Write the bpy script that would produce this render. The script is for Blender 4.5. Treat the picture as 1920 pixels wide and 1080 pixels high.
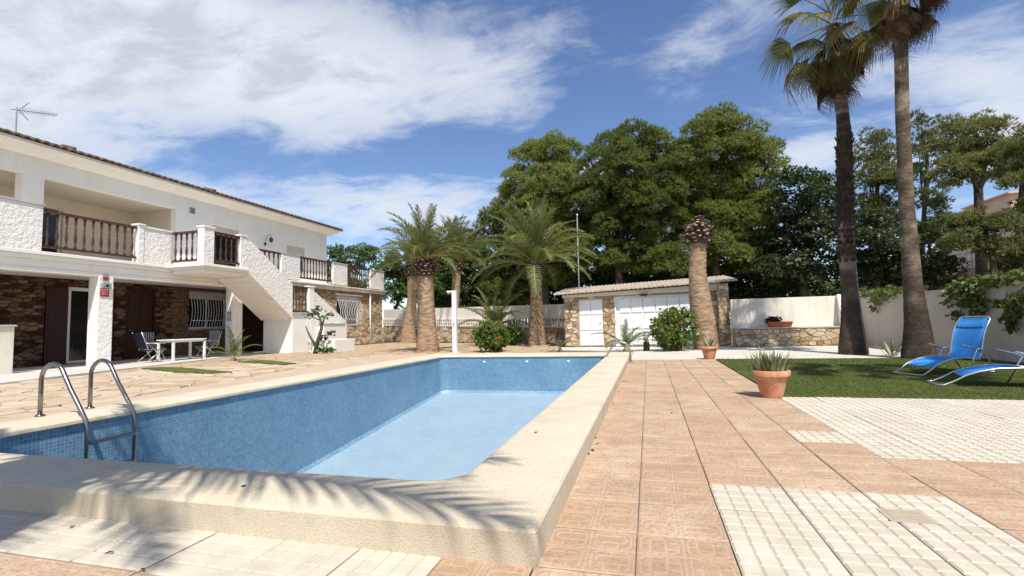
import bpy, bmesh, math, random
import numpy as np
from mathutils import Vector, Matrix, Euler

for o in list(bpy.data.objects):
    bpy.data.objects.remove(o, do_unlink=True)
SC = bpy.context.scene
COL = SC.collection
random.seed(7)
RNG = np.random.default_rng(7)
R = math.radians
PI = math.pi

# ---------------------------------------------------------------- camera
FPX, CAM_H = 919.157, 1.0
def cam_basis(yaw, pitch, roll):
    cy, sy, cp, sp, cr, sr = math.cos(yaw), math.sin(yaw), math.cos(pitch), math.sin(pitch), math.cos(roll), math.sin(roll)
    fw = Vector((-sy*cp, cy*cp, sp)); rt = Vector((cy, sy, 0)); up = rt.cross(fw)
    return rt*cr+up*sr, up*cr-rt*sr, fw
RT, UP, FW = cam_basis(R(15.415), R(4.1397), R(-1.4639))
cam = bpy.data.cameras.new('camera')
cam.sensor_width = 36; cam.lens = 36*FPX/1920; cam.clip_start = .05; cam.clip_end = 3000
camo = bpy.data.objects.new('camera', cam); COL.objects.link(camo)
camo.matrix_world = Matrix(((RT.x, UP.x, -FW.x, 0), (RT.y, UP.y, -FW.y, 0), (RT.z, UP.z, -FW.z, CAM_H), (0, 0, 0, 1)))
SC.camera = camo

# ---------------------------------------------------------------- sky and sun
SUN = Vector((1.0, -2.0, 3.6)).normalized()
SUN_EL = math.asin(SUN.z); SUN_AZ = math.atan2(SUN.x, SUN.y)
W = bpy.data.worlds.new('World'); SC.world = W; W.use_nodes = True
def world_nodes():
    nt = W.node_tree; nt.nodes.clear(); N = nt.nodes.new; L = nt.links.new
    def math_(op, a, b=None, clamp=False):
        n = N('ShaderNodeMath'); n.operation = op; n.use_clamp = clamp
        for i, x in enumerate((a, b)):
            if x is None: continue
            if isinstance(x, (int, float)): n.inputs[i].default_value = x
            else: L(x, n.inputs[i])
        return n.outputs[0]
    sky = N('ShaderNodeTexSky'); sky.sky_type = 'NISHITA'; sky.sun_disc = False
    sky.sun_elevation = SUN_EL; sky.sun_rotation = SUN_AZ
    sky.air_density = 1.0; sky.dust_density = .1; sky.ozone_density = 3.5; sky.altitude = 0
    hs = N('ShaderNodeHueSaturation'); hs.inputs['Saturation'].default_value = 1.06; hs.inputs['Hue'].default_value = .508; L(sky.outputs[0], hs.inputs['Color'])
    bg1 = N('ShaderNodeBackground'); L(hs.outputs[0], bg1.inputs[0]); bg1.inputs[1].default_value = SKY_STRENGTH
    tc = N('ShaderNodeTexCoord'); sp = N('ShaderNodeSeparateXYZ'); L(tc.outputs['Generated'], sp.inputs[0])
    X, Y, Z = sp.outputs
    zz = math_('ADD', math_('MAXIMUM', Z, 0.0), .16)
    px, py = math_('DIVIDE', X, zz), math_('DIVIDE', Y, zz)
    cb = N('ShaderNodeCombineXYZ'); L(px, cb.inputs[0]); L(py, cb.inputs[1])
    az = math_('MULTIPLY', math_('ARCTAN2', X, Y), 57.2958)
    el = math_('MULTIPLY', math_('ARCSINE', Z), 57.2958)
    def noise(scale, detail, rough, stretch=(1, 1, 1), rot=0, dist=0, off=(0, 0, 0)):
        mp = N('ShaderNodeMapping'); mp.inputs['Scale'].default_value = stretch; mp.inputs['Rotation'].default_value = (0, 0, rot); mp.inputs['Location'].default_value = off
        L(cb.outputs[0], mp.inputs[0])
        n = N('ShaderNodeTexNoise'); L(mp.outputs[0], n.inputs['Vector'])
        n.inputs['Scale'].default_value = scale; n.inputs['Detail'].default_value = detail; n.inputs['Roughness'].default_value = rough; n.inputs['Distortion'].default_value = dist
        return n.outputs['Fac']
    def blob(a, e, sa, se, amp, tilt=0.0):
        da = math_('SUBTRACT', az, a); de = math_('SUBTRACT', el, e)
        if tilt: de = math_('SUBTRACT', de, math_('MULTIPLY', da, tilt))
        r2 = math_('ADD', math_('POWER', math_('ABSOLUTE', math_('DIVIDE', da, sa)), 2.0), math_('POWER', math_('ABSOLUTE', math_('DIVIDE', de, se)), 2.0))
        return math_('MULTIPLY', math_('EXPONENT', math_('MULTIPLY', r2, -1.0)), amp)
    n1 = noise(1.25, 10, .60, (1, 1.25, 1), R(25), .25)
    n2 = noise(3.6, 9, .66, (1, 1.7, 1), R(-28), .45, (3, 1, 0))
    n3 = noise(.55, 3, .5, (1, 1, 1), 0, 0, (7, 2, 0))
    cov = math_('ADD', math_('MULTIPLY', n1, .5), math_('MULTIPLY', n2, .5))
    cov = math_('SUBTRACT', cov, .50)
    field = None
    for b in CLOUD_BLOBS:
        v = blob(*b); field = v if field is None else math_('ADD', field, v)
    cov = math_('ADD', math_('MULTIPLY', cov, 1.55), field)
    ss = N('ShaderNodeMapRange'); ss.interpolation_type = 'SMOOTHSTEP'
    L(cov, ss.inputs[0]); ss.inputs[1].default_value = .02; ss.inputs[2].default_value = .55
    fac = math_('MULTIPLY', ss.outputs[0], .93)
    # thick cloud a little greyer than its thin bright edges
    thick = N('ShaderNodeMapRange'); L(math_('ADD', cov, math_('MULTIPLY', math_('SUBTRACT', n2, .5), .9)), thick.inputs[0]); thick.inputs[1].default_value = .2; thick.inputs[2].default_value = .75
    mx = N('ShaderNodeMix'); mx.data_type = 'RGBA'; L(thick.outputs[0], mx.inputs[0])
    mx.inputs['A'].default_value = (.90, .93, .97, 1); mx.inputs['B'].default_value = (.55, .60, .665, 1)
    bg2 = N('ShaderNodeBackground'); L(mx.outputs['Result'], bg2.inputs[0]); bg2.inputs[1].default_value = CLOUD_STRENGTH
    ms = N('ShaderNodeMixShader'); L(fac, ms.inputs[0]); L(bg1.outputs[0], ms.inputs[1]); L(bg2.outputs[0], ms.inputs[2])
    out = N('ShaderNodeOutputWorld'); L(ms.outputs[0], out.inputs[0])
SKY_STRENGTH = .097
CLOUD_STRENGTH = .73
# azimuth (deg, clockwise from +Y), elevation, half widths, amount, tilt
CLOUD_BLOBS = [(-55, 26, 19, 9, .50, .05), (-32, 27.0, 17, 5.5, .40, .04), (-15, 28, 9, 6, .22, 0), (-62, 15, 10, 5, .36, 0), (-27, 13.2, 16, 3.4, .40, .03),
               (16.8, 15.5, 6, 2.2, .40, .05), (7, 29, 7, 3, .24, .3), (28, 20.5, 8, 2.4, .30, -.2), (31, 14.5, 6, 3.4, .40, 0), (-2, 18, 7, 1.8, .30, .12), (-30, 18.4, 20, 1.7, -.26, .10), (-4, 23, 8, 4, -.22, 0), (95, 38, 55, 24, .36, 0), (-130, 30, 50, 18, .34, 0), (180, 35, 50, 20, .3, 0)]  # last three: unseen clouds out of view, strengthened to add fill light on walls
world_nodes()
sl = bpy.data.lights.new('sun', 'SUN'); sl.energy = 3.7; sl.angle = R(.53); sl.color = (1, .95, .865)
so = bpy.data.objects.new('sun', sl); COL.objects.link(so); so.location = (20, -50, 80)
so.rotation_euler = (-SUN).to_track_quat('-Z', 'Y').to_euler()
SC.view_settings.view_transform = 'Standard'; SC.view_settings.look = 'None'
SC.view_settings.gamma = 1; SC.view_settings.use_curve_mapping = False; SC.view_settings.exposure = .63

# ---------------------------------------------------------------- helpers
def ray(u, v): return RT*((u-960)/FPX)+UP*((540-v)/FPX)+FW
def on_z(u, v, z=0.0):
    d = ray(u, v); return d*((z-CAM_H)/d.z)+Vector((0, 0, CAM_H))
def on_x(u, v, x):
    d = ray(u, v); return d*(x/d.x)+Vector((0, 0, CAM_H))
def on_y(u, v, y):
    d = ray(u, v); return d*(y/d.y)+Vector((0, 0, CAM_H))
def to_px(p):
    q = Vector(p)-Vector((0, 0, CAM_H)); w = q.dot(FW)
    if w <= .05: return None
    return 960+FPX*q.dot(RT)/w, 540-FPX*q.dot(UP)/w
def root_loc(o):
    v = Vector((0, 0, 0))
    while o: v += o.location; o = o.parent
    return v
def tag(o, label=None, cat=None, group=None, kind=None):
    if label: o['label'] = label
    if cat: o['category'] = cat
    if group: o['group'] = group
    if kind: o['kind'] = kind
    return o
def thing(name, label, cat, loc=(0, 0, 0), rotz=0, group=None):
    o = bpy.data.objects.new(name, None); COL.objects.link(o); o.empty_display_size = .2
    o.location = loc; o.rotation_euler = (0, 0, rotz)
    return tag(o, label, cat, group)
def link(name, me, parent=None, loc=(0, 0, 0), rot=(0, 0, 0), scale=None):
    o = bpy.data.objects.new(name, me); COL.objects.link(o); o.parent = parent; o.location = loc; o.rotation_euler = rot
    if scale: o.scale = scale
    return o

class MB:
    def __init__(s): s.v = []; s.f = []; s.m = []; s.mi = 0
    def add(s, vs, fs):
        b = len(s.v); s.v += [tuple(p) for p in vs]; s.f += [tuple(i+b for i in f) for f in fs]; s.m += [s.mi]*len(fs); return s
    def box(s, x0, x1, y0, y1, z0, z1):
        return s.add([(x0, y0, z0), (x1, y0, z0), (x1, y1, z0), (x0, y1, z0), (x0, y0, z1), (x1, y0, z1), (x1, y1, z1), (x0, y1, z1)],
                     [(3, 2, 1, 0), (4, 5, 6, 7), (0, 1, 5, 4), (1, 2, 6, 5), (2, 3, 7, 6), (3, 0, 4, 7)])
    def prism(s, poly, axis, a, b):
        n = len(poly)
        def P(p, t): return {'x': (t, p[0], p[1]), 'y': (p[0], t, p[1]), 'z': (p[0], p[1], t)}[axis]
        ar = sum(poly[i][0]*poly[(i+1) % n][1]-poly[(i+1) % n][0]*poly[i][1] for i in range(n))
        if (ar < 0) ^ (axis == 'y'): poly = poly[::-1]
        vs = [P(p, a) for p in poly]+[P(p, b) for p in poly]
        return s.add(vs, [tuple(range(n))[::-1], tuple(range(n, 2*n))]+[(i, (i+1) % n, n+(i+1) % n, n+i) for i in range(n)])
    def tube(s, pts, r, n=8, caps=True):
        pts = [Vector(p) for p in pts]; k = len(pts); rr = r if isinstance(r, (list, tuple)) else [r]*k
        vs = []; prev = None
        for i, p in enumerate(pts):
            t = (pts[min(i+1, k-1)]-pts[max(i-1, 0)]).normalized()
            if prev is None: u = t.orthogonal().normalized()
            else: u = (prev-t*prev.dot(t)).normalized()
            prev = u; w = t.cross(u)
            vs += [p+(u*math.cos(2*PI*j/n)+w*math.sin(2*PI*j/n))*rr[i] for j in range(n)]
        fs = [(i*n+j, i*n+(j+1) % n, (i+1)*n+(j+1) % n, (i+1)*n+j) for i in range(k-1) for j in range(n)]
        if caps: fs += [tuple(range(n))[::-1], tuple(range((k-1)*n, k*n))]
        return s.add(vs, fs)
    def lathe(s, prof, n=20, c=(0, 0, 0), caps=True, wob=None):
        vs = []
        for r, z in prof:
            for j in range(n):
                a = 2*PI*j/n; q = r*(wob(a, z) if wob else 1)
                vs.append((c[0]+q*math.cos(a), c[1]+q*math.sin(a), c[2]+z))
        k = len(prof)
        fs = [(i*n+j, i*n+(j+1) % n, (i+1)*n+(j+1) % n, (i+1)*n+j) for i in range(k-1) for j in range(n)]
        if caps: fs += [tuple(range(n))[::-1], tuple(range((k-1)*n, k*n))]
        return s.add(vs, fs)
    def mesh(s, name, mats, smooth=False, off=(0, 0, 0)):
        me = bpy.data.meshes.new(name)
        me.from_pydata([(p[0]-off[0], p[1]-off[1], p[2]-off[2]) for p in s.v], [], s.f)
        for m in (mats if isinstance(mats, (list, tuple)) else [mats]): me.materials.append(m)
        if max(s.m, default=0) > 0: me.polygons.foreach_set('material_index', s.m)
        if smooth: me.polygons.foreach_set('use_smooth', [True]*len(me.polygons))
        me.update(); return me
    def build(s, name, mats, parent=None, smooth=False, bevel=0, local=False, sharp=None):
        off = Vector((0, 0, 0)); loc = off
        if parent is not None and not local: off = root_loc(parent)
        if parent is None:
            a = np.array(s.v); off = Vector(((a[:, 0].min()+a[:, 0].max())/2, (a[:, 1].min()+a[:, 1].max())/2, a[:, 2].min())); loc = off
        o = link(name, s.mesh(name, mats, smooth, off), parent, loc)
        if bevel:
            b = o.modifiers.new('bevel', 'BEVEL'); b.width = bevel; b.segments = 2; b.limit_method = 'ANGLE'; b.angle_limit = R(40)
        if sharp:
            o.data.set_sharp_from_angle(angle=R(sharp))
        return o
def tri_mesh(name, T, mat, parent=None, off=(0, 0, 0)):
    """T: (n,3,3) triangles in world coordinates"""
    T = np.asarray(T, dtype=np.float32)-np.array(off, dtype=np.float32); n = len(T)
    me = bpy.data.meshes.new(name); me.vertices.add(n*3); me.loops.add(n*3); me.polygons.add(n)
    me.vertices.foreach_set('co', T.reshape(-1)); me.loops.foreach_set('vertex_index', np.arange(n*3, dtype=np.int32))
    me.polygons.foreach_set('loop_start', np.arange(0, n*3, 3, dtype=np.int32)); me.update(); me.validate()
    me.materials.append(mat)
    return link(name, me, parent)

# ---------------------------------------------------------------- materials
def ntree(name):
    m = bpy.data.materials.new(name); m.use_nodes = True; nt = m.node_tree
    b = nt.nodes['Principled BSDF']; return m, nt, b
class NB:
    def __init__(s, nt): s.nt = nt; s.pos = None
    def n(s, t, **k):
        x = s.nt.nodes.new(t)
        for a, v in k.items(): setattr(x, a, v)
        return x
    def l(s, a, b): s.nt.links.new(a, b)
    def P(s):
        if s.pos is None: s.pos = s.n('ShaderNodeNewGeometry')
        return s.pos.outputs['Position']
    def math(s, op, a, b=None, clamp=False):
        n = s.n('ShaderNodeMath', operation=op, use_clamp=clamp)
        for i, x in enumerate((a, b)):
            if x is None: continue
            if isinstance(x, (int, float)): n.inputs[i].default_value = x
            else: s.l(x, n.inputs[i])
        return n.outputs[0]
    def vmath(s, op, a, b=None):
        n = s.n('ShaderNodeVectorMath', operation=op)
        for i, x in enumerate((a, b)):
            if x is None: continue
            if isinstance(x, (tuple, list)): n.inputs[i].default_value = x
            else: s.l(x, n.inputs[i])
        return n.outputs[0]
    def noise(s, scale, detail=5, rough=.55, stretch=None, vec=None, dist=0):
        n = s.n('ShaderNodeTexNoise'); v = vec or s.P()
        if stretch: v = s.vmath('MULTIPLY', v, stretch)
        s.l(v, n.inputs['Vector']); n.inputs['Scale'].default_value = scale; n.inputs['Detail'].default_value = detail
        n.inputs['Roughness'].default_value = rough; n.inputs['Distortion'].default_value = dist
        return n.outputs['Fac']
    def ramp(s, fac, cols, lo=.3, hi=.7):
        r = s.n('ShaderNodeValToRGB'); e = r.color_ramp.elements; k = len(cols)
        while len(e) < k: e.new(.5)
        for i, c in enumerate(cols):
            e[i].position = lo+(hi-lo)*i/max(1, k-1); e[i].color = (*c, 1)
        s.l(fac, r.inputs[0]); return r.outputs[0]
    def mix(s, fac, a, b, mode='MIX'):
        m = s.n('ShaderNodeMix', data_type='RGBA', blend_type=mode)
        for k, x in ((0, fac), ('A', a), ('B', b)):
            if isinstance(x, (int, float)): m.inputs[k].default_value = x
            elif isinstance(x, tuple): m.inputs[k].default_value = (*x, 1) if len(x) == 3 else x
            else: s.l(x, m.inputs[k])
        return m.outputs['Result']
    def rnd(s): return s.n('ShaderNodeObjectInfo').outputs['Random']
    def bump(s, h, strength, dist=.01, prev=None):
        b = s.n('ShaderNodeBump'); b.inputs['Strength'].default_value = strength; b.inputs['Distance'].default_value = dist
        s.l(h, b.inputs['Height'])
        if prev: s.l(prev, b.inputs['Normal'])
        return b.outputs[0]
def M(name, cols, scale=3., rough=.85, bump=.3, bscale=60., bdist=.006, rnd=0., spec=.25, metal=0., stretch=None, speck=None, speck_scale=220., stain=None, stain_scale=.9, stain_amt=.5, b2=None, groove=None, streak=0.):
    m, nt, b = ntree(name); q = NB(nt)
    f = q.noise(scale, 7, .6, stretch)
    if rnd:
        f = q.math('ADD', q.math('MULTIPLY', f, 1-rnd*.6), q.math('MULTIPLY', q.math('SUBTRACT', q.rnd(), .5), rnd*.55))
        if rnd > .5: f = q.math('ADD', f, rnd*.3)
    c = q.ramp(f, cols)
    if speck:
        s = q.noise(speck_scale, 2, .5); sf = q.n('ShaderNodeMapRange'); q.l(s, sf.inputs[0]); sf.inputs[1].default_value = .56; sf.inputs[2].default_value = .66
        c = q.mix(sf.outputs[0], c, speck)
    if stain:
        s = q.noise(stain_scale, 8, .65); sf = q.n('ShaderNodeMapRange'); q.l(s, sf.inputs[0]); sf.inputs[1].default_value = .48; sf.inputs[2].default_value = .74
        c = q.mix(q.math('MULTIPLY', sf.outputs[0], stain_amt), c, stain)
    if streak:
        s = q.noise(2.2, 8, .7, (1.6, 1.6, .16)); sf = q.n('ShaderNodeMapRange'); q.l(s, sf.inputs[0]); sf.inputs[1].default_value = .52; sf.inputs[2].default_value = .72
        c = q.mix(q.math('MULTIPLY', sf.outputs[0], streak), c, (.36, .30, .23))
    if groove:
        at = q.n('ShaderNodeAttribute', attribute_name='groove'); c = q.mix(q.math('MULTIPLY', q.math('MULTIPLY', at.outputs['Fac'], q.noise(4, 4, .6)), .62), c, groove)
    q.l(c, b.inputs['Base Color']); b.inputs['Roughness'].default_value = rough; b.inputs['Metallic'].default_value = metal
    b.inputs['Specular IOR Level'].default_value = spec
    if bump:
        nn = q.bump(q.noise(bscale, 5, .6), bump, bdist)
        if b2: nn = q.bump(q.noise(b2[0], 3, .55), b2[1], b2[2], nn)
        q.l(nn, b.inputs['Normal'])
    return m
def leafmat(name, cols, scale=1.2, trans=.3, rough=.55, rnd=.35, tcol=None):
    m, nt, b = ntree(name); q = NB(nt)
    f = q.math('ADD', q.math('MULTIPLY', q.noise(scale, 6, .7), 1-rnd), q.math('MULTIPLY', q.rnd(), rnd))
    c = q.ramp(f, cols, .28, .72); q.l(c, b.inputs['Base Color']); b.inputs['Roughness'].default_value = rough; b.inputs['Specular IOR Level'].default_value = .3
    t = q.n('ShaderNodeBsdfTranslucent')
    q.l(q.mix(.5, c, tcol or (.25, .28, .05), 'MIX'), t.inputs[0])
    ms = q.n('ShaderNodeMixShader'); ms.inputs[0].default_value = trans
    q.l(b.outputs[0], ms.inputs[1]); q.l(t.outputs[0], ms.inputs[2]); q.l(ms.outputs[0], nt.nodes['Material Output'].inputs[0])
    return m
MAT = {}
MAT['ground'] = M('dry soil', [(.16, .12, .08), (.26, .20, .13)], .6, bump=.6, bscale=20, bdist=.03)
MAT['mortar'] = M('joint mortar', [(.22, .185, .145), (.36, .31, .245)], 3, bump=.5, bscale=120)
MAT['tile_groove'] = M('sandy tile groove', [(.40, .335, .245), (.48, .415, .32)], 8, bump=.4, bscale=150, bdist=.003)
MAT['pink'] = M('pink cement tile', [(.41, .275, .175), (.475, .345, .235), (.54, .43, .31)], 5.5, rough=.8, bump=.3, bscale=150, bdist=.003, rnd=.36, speck=(.33, .215, .135), speck_scale=45, stain=(.27, .175, .11), stain_scale=2.2, stain_amt=.65, groove=(.62, .53, .42))
MAT['white_tile'] = M('cream cement tile', [(.50, .45, .36), (.565, .515, .42), (.61, .565, .475)], 6, rough=.85, bump=.3, bscale=150, bdist=.003, rnd=.3, stain=(.42, .35, .26), stain_scale=2.6, stain_amt=.5)
MAT['coping'] = M('pebble concrete coping', [(.58, .50, .37), (.67, .595, .46)], 2.5, rough=.92, bump=.8, bscale=130, bdist=.006, speck=(.43, .355, .25), speck_scale=170, stain=(.40, .315, .22), stain_scale=1.3, stain_amt=.5)
MAT['sand_path'] = M('sandy concrete', [(.45, .335, .235), (.54, .42, .31)], 2, bump=.4, bscale=50, stain=(.36, .27, .18), stain_amt=.4)
MAT['flag'] = M('buff flagstone', [(.38, .27, .17), (.46, .345, .23), (.52, .42, .30), (.56, .48, .37)], 2.6, bump=.5, bscale=28, bdist=.012, rnd=.55, stain=(.30, .22, .15), stain_scale=2, stain_amt=.4)
MAT['flag_far'] = M('far flagstone', [(.26, .19, .125), (.38, .30, .21), (.48, .40, .30)], 5.5, bump=.6, bscale=8, bdist=.02, stain=(.32, .25, .18), stain_scale=2)
MAT['concrete'] = M('pale concrete', [(.48, .46, .42), (.60, .57, .52)], 1.5, bump=.3, bscale=40, stain=(.36, .33, .29), stain_amt=.4)
MAT['far_path'] = M('pale path tile', [(.52, .48, .41), (.62, .58, .50)], 2, bump=.4, bscale=30, stain=(.45, .40, .32), stain_amt=.4)
MAT['plaster'] = M('smooth white plaster', [(.86, .83, .77), (.89, .865, .81)], 1.1, rough=.9, bump=.35, bscale=38, bdist=.01, stain=(.62, .57, .49), stain_scale=.7, stain_amt=.2, streak=.12)
MAT['rough_plaster'] = M('rough white plaster', [(.85, .82, .76), (.89, .865, .81)], 2.2, rough=.92, bump=.8, bscale=26, bdist=.02, stain=(.56, .51, .44), stain_scale=1.4, stain_amt=.2, b2=(9, .7, .05), streak=.10)
MAT['cream_plaster'] = M('cream wall plaster', [(.72, .66, .55), (.82, .76, .65)], .8, rough=.92, bump=.3, bscale=30, bdist=.01, stain=(.42, .35, .27), stain_scale=.55, stain_amt=.6, streak=.35)
MAT['grey_plaster'] = M('weathered wall render', [(.50, .445, .37), (.62, .56, .48)], .7, rough=.92, bump=.3, bscale=30, bdist=.01, stain=(.36, .30, .24), stain_scale=.5, stain_amt=.6, streak=.4)
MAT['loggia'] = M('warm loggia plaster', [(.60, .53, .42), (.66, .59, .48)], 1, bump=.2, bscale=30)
MAT['cap'] = M('stone coping cap', [(.40, .38, .34), (.60, .57, .52)], 3, bump=.4, bscale=40)
MAT['white_paint'] = M('white painted metal', [(.78, .78, .77), (.84, .84, .83)], 1, rough=.45, bump=.05, bscale=30, spec=.4, stain=(.62, .58, .52), stain_scale=1.2, stain_amt=.25)
MAT['wood'] = M('dark stained wood', [(.045, .018, .010), (.10, .042, .022), (.17, .085, .045)], 5, rough=.55, bump=.3, bscale=40, stretch=(3, 3, .4), rnd=.25, spec=.4)
MAT['door_wood'] = M('red brown door wood', [(.022, .006, .004), (.045, .012, .007)], 4, rough=.5, bump=.25, bscale=30, stretch=(4, 4, .3), spec=.4)
MAT['stone_dark'] = M('rust brown porch stone', [(.035, .014, .008), (.07, .032, .017), (.135, .078, .042), (.21, .135, .08)], 3.5, bump=.7, bscale=22, bdist=.02, rnd=.8)
MAT['mortar_dark'] = M('red brown mortar', [(.026, .010, .006), (.05, .02, .012)], 4, bump=.6, bscale=40, bdist=.01)
MAT['stone'] = M('golden wall stone', [(.30, .19, .10), (.43, .31, .19), (.55, .44, .30), (.62, .55, .44)], 3.2, bump=.8, bscale=20, bdist=.02, rnd=.7)
MAT['mortar_light'] = M('buff mortar', [(.34, .25, .16), (.48, .38, .26)], 3, bump=.7, bscale=30, bdist=.012)
MAT['roof'] = M('weathered roof tile', [(.075, .05, .038), (.15, .10, .075), (.24, .18, .14)], 4, bump=.4, bscale=40, rnd=.1)
MAT['grey_bark'] = M('dry brown leaf sheath', [(.10, .05, .03), (.2, .11, .07)], 4)
MAT['roof_pale'] = M('sun bleached roof tile', [(.26, .205, .155), (.40, .33, .26), (.50, .44, .37)], 5, bump=.4, bscale=40)
MAT['dark_glass'] = M('dark window glass', [(.008, .009, .01), (.015, .016, .018)], 1, rough=.08, bump=0, spec=.6)
MAT['shutter'] = M('beige roller shutter', [(.60, .55, .46), (.66, .61, .52)], 2, rough=.6, bump=.05)
MAT['steel'] = M('polished steel', [(.20, .19, .18), (.34, .325, .31)], 3, rough=.28, bump=.04, bscale=40, metal=1.)
MAT['grey_metal'] = M('galvanised metal', [(.30, .31, .32), (.42, .43, .44)], 3, rough=.45, bump=.05, metal=.7)
MAT['dark_metal'] = M('dark wrought iron', [(.02, .02, .02), (.045, .04, .04)], 6, rough=.5, bump=.1)
MAT['red_plate'] = M('red enamel', [(.42, .02, .025), (.50, .035, .035)], 5, rough=.35, bump=0)
MAT['grey_plate'] = M('grey plastic', [(.22, .23, .25), (.32, .33, .35)], 5, rough=.5, bump=0)
MAT['terracotta'] = M('terracotta', [(.42, .155, .075), (.52, .22, .115), (.60, .33, .21)], 7, rough=.8, bump=.25, bscale=60, stain=(.68, .52, .42), stain_scale=6, stain_amt=.6)
MAT['orange_pot'] = M('orange plastic planter', [(.45, .10, .045), (.52, .14, .07)], 4, rough=.55, bump=.1)
MAT['soil'] = M('potting soil', [(.05, .032, .02), (.11, .075, .05)], 30, bump=.8, bscale=80)
MAT['blue_fabric'] = M('blue sling fabric', [(.045, .24, .62), (.07, .31, .72)], 3.5, rough=.8, bump=.25, bscale=400, bdist=.001, spec=.08)
MAT['alu'] = M('pale aluminium tube', [(.55, .54, .52), (.70, .69, .67)], 4, rough=.35, bump=.03, metal=.85)
MAT['black_fabric'] = M('dark chair fabric', [(.012, .015, .03), (.02, .025, .05)], 6, rough=.8, bump=.1)
MAT['turf'] = M('artificial turf', [(.07, .092, .020), (.105, .13, .03), (.145, .165, .048)], 1.6, rough=.9, bump=.9, bscale=260, bdist=.012)
MAT['trunk_palm'] = M('palm bark', [(.21, .13, .075), (.34, .23, .145), (.46, .34, .23)], 4, bump=.9, bscale=24, bdist=.03, stretch=(1, 1, 3.2))
MAT['trunk_fan'] = M('fan palm bark', [(.06, .045, .033), (.16, .12, .088), (.34, .27, .20)], 2.0, bump=.9, bscale=18, bdist=.03, stretch=(1, 1, 1.6))
def two_tone_bark(name, c_low, c_high, z0, z1):
    m = M(name, c_high, 2.0, bump=.9, bscale=18, bdist=.03, stretch=(1, 1, 1.6)); nt = m.node_tree; q = NB(nt); b = nt.nodes['Principled BSDF']
    old = b.inputs['Base Color'].links[0].from_socket; sx = q.n('ShaderNodeSeparateXYZ'); q.l(q.P(), sx.inputs[0])
    mr = q.n('ShaderNodeMapRange', interpolation_type='SMOOTHSTEP'); q.l(q.math('ADD', sx.outputs[2], q.math('MULTIPLY', q.math('SUBTRACT', q.noise(3.5, 6, .65), .5), 2.2)), mr.inputs[0]); mr.inputs[1].default_value = z0; mr.inputs[2].default_value = z1
    q.l(q.mix(mr.outputs[0], q.ramp(q.noise(3, 6, .6), c_low), old), b.inputs['Base Color']); return m
MAT['trunk_two'] = two_tone_bark('fan palm two tone bark', [(.028, .020, .014), (.06, .042, .030), (.11, .078, .056)], [(.04, .028, .020), (.12, .086, .060), (.32, .25, .185)], .9, 2.3)
MAT['trunk_low'] = M('fan palm base bark', [(.025, .018, .012), (.055, .038, .026), (.11, .075, .052)], 2.5, bump=.9, bscale=20, bdist=.03, stretch=(1, 1, 2.5))
MAT['stub'] = M('cut leaf base', [(.06, .036, .026), (.12, .075, .055)], 5, bump=.6, bscale=30)
MAT['stub_end'] = M('cut leaf end', [(.22, .16, .12), (.36, .28, .22)], 8, bump=.5, bscale=40)
MAT['bark'] = M('grey brown bark', [(.06, .045, .034), (.13, .10, .075)], 5, bump=.9, bscale=16, bdist=.04, stretch=(1, 1, .4))
MAT['frond'] = leafmat('date palm frond', [(.065, .092, .028), (.145, .175, .055), (.27, .29, .115)], .9, .30)
MAT['rachis'] = M('leaf stalk', [(.20, .19, .07), (.34, .29, .13)], 5, rough=.6, bump=.1)
MAT['fan'] = leafmat('fan palm leaf', [(.05, .065, .016), (.14, .145, .035), (.30, .235, .085)], 2.2, .5)
MAT['fan_dry'] = leafmat('dead fan leaf', [(.04, .018, .009), (.10, .05, .024), (.27, .175, .095)], 2.2, .2, .8, .5, (.2, .1, .04))
MAT['needle'] = leafmat('aleppo pine needles', [(.085, .125, .026), (.20, .24, .052), (.33, .355, .10)], .8, .40, .6, .3)
MAT['needle_yellow'] = leafmat('olive pine needles', [(.07, .09, .028), (.145, .16, .05), (.25, .245, .09)], .8, .38, .6, .3)
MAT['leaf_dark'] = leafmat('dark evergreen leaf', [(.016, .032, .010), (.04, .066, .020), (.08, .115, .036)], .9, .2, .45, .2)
MAT['leaf_mid'] = leafmat('mid green leaf', [(.025, .05, .010), (.06, .105, .020), (.12, .17, .04)], 1.4, .28, .45, .2)
MAT['leaf_bush'] = leafmat('hibiscus leaf', [(.035, .07, .012), (.11, .17, .03), (.24, .28, .08)], 7, .35, .35, .1)
MAT['leaf_ivy'] = leafmat('climber leaf', [(.03, .05, .012), (.09, .13, .03), (.19, .22, .06)], 5, .3, .5, .1)
MAT['agave'] = leafmat('striped succulent leaf', [(.10, .13, .05), (.24, .26, .13), (.42, .42, .26)], 6, .15, .5, .5)
MAT['red_flower'] = M('red petals', [(.55, .03, .03), (.65, .09, .06)], 8, rough=.6, bump=0)
MAT['dry_leaf'] = M('dry leaf litter', [(.06, .03, .015), (.13, .07, .035)], 30, bump=.3)
MAT['dark_plant'] = leafmat('dark red leaf', [(.012, .008, .008), (.03, .014, .014), (.05, .03, .02)], 9, .1, .6, .2)
MAT['far_wall'] = M('peach apartment render', [(.58, .40, .29), (.66, .48, .36)], .5, bump=.1)
MAT['far_white'] = M('far white render', [(.74, .70, .62), (.82, .78, .70)], .5, bump=.1)

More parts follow.
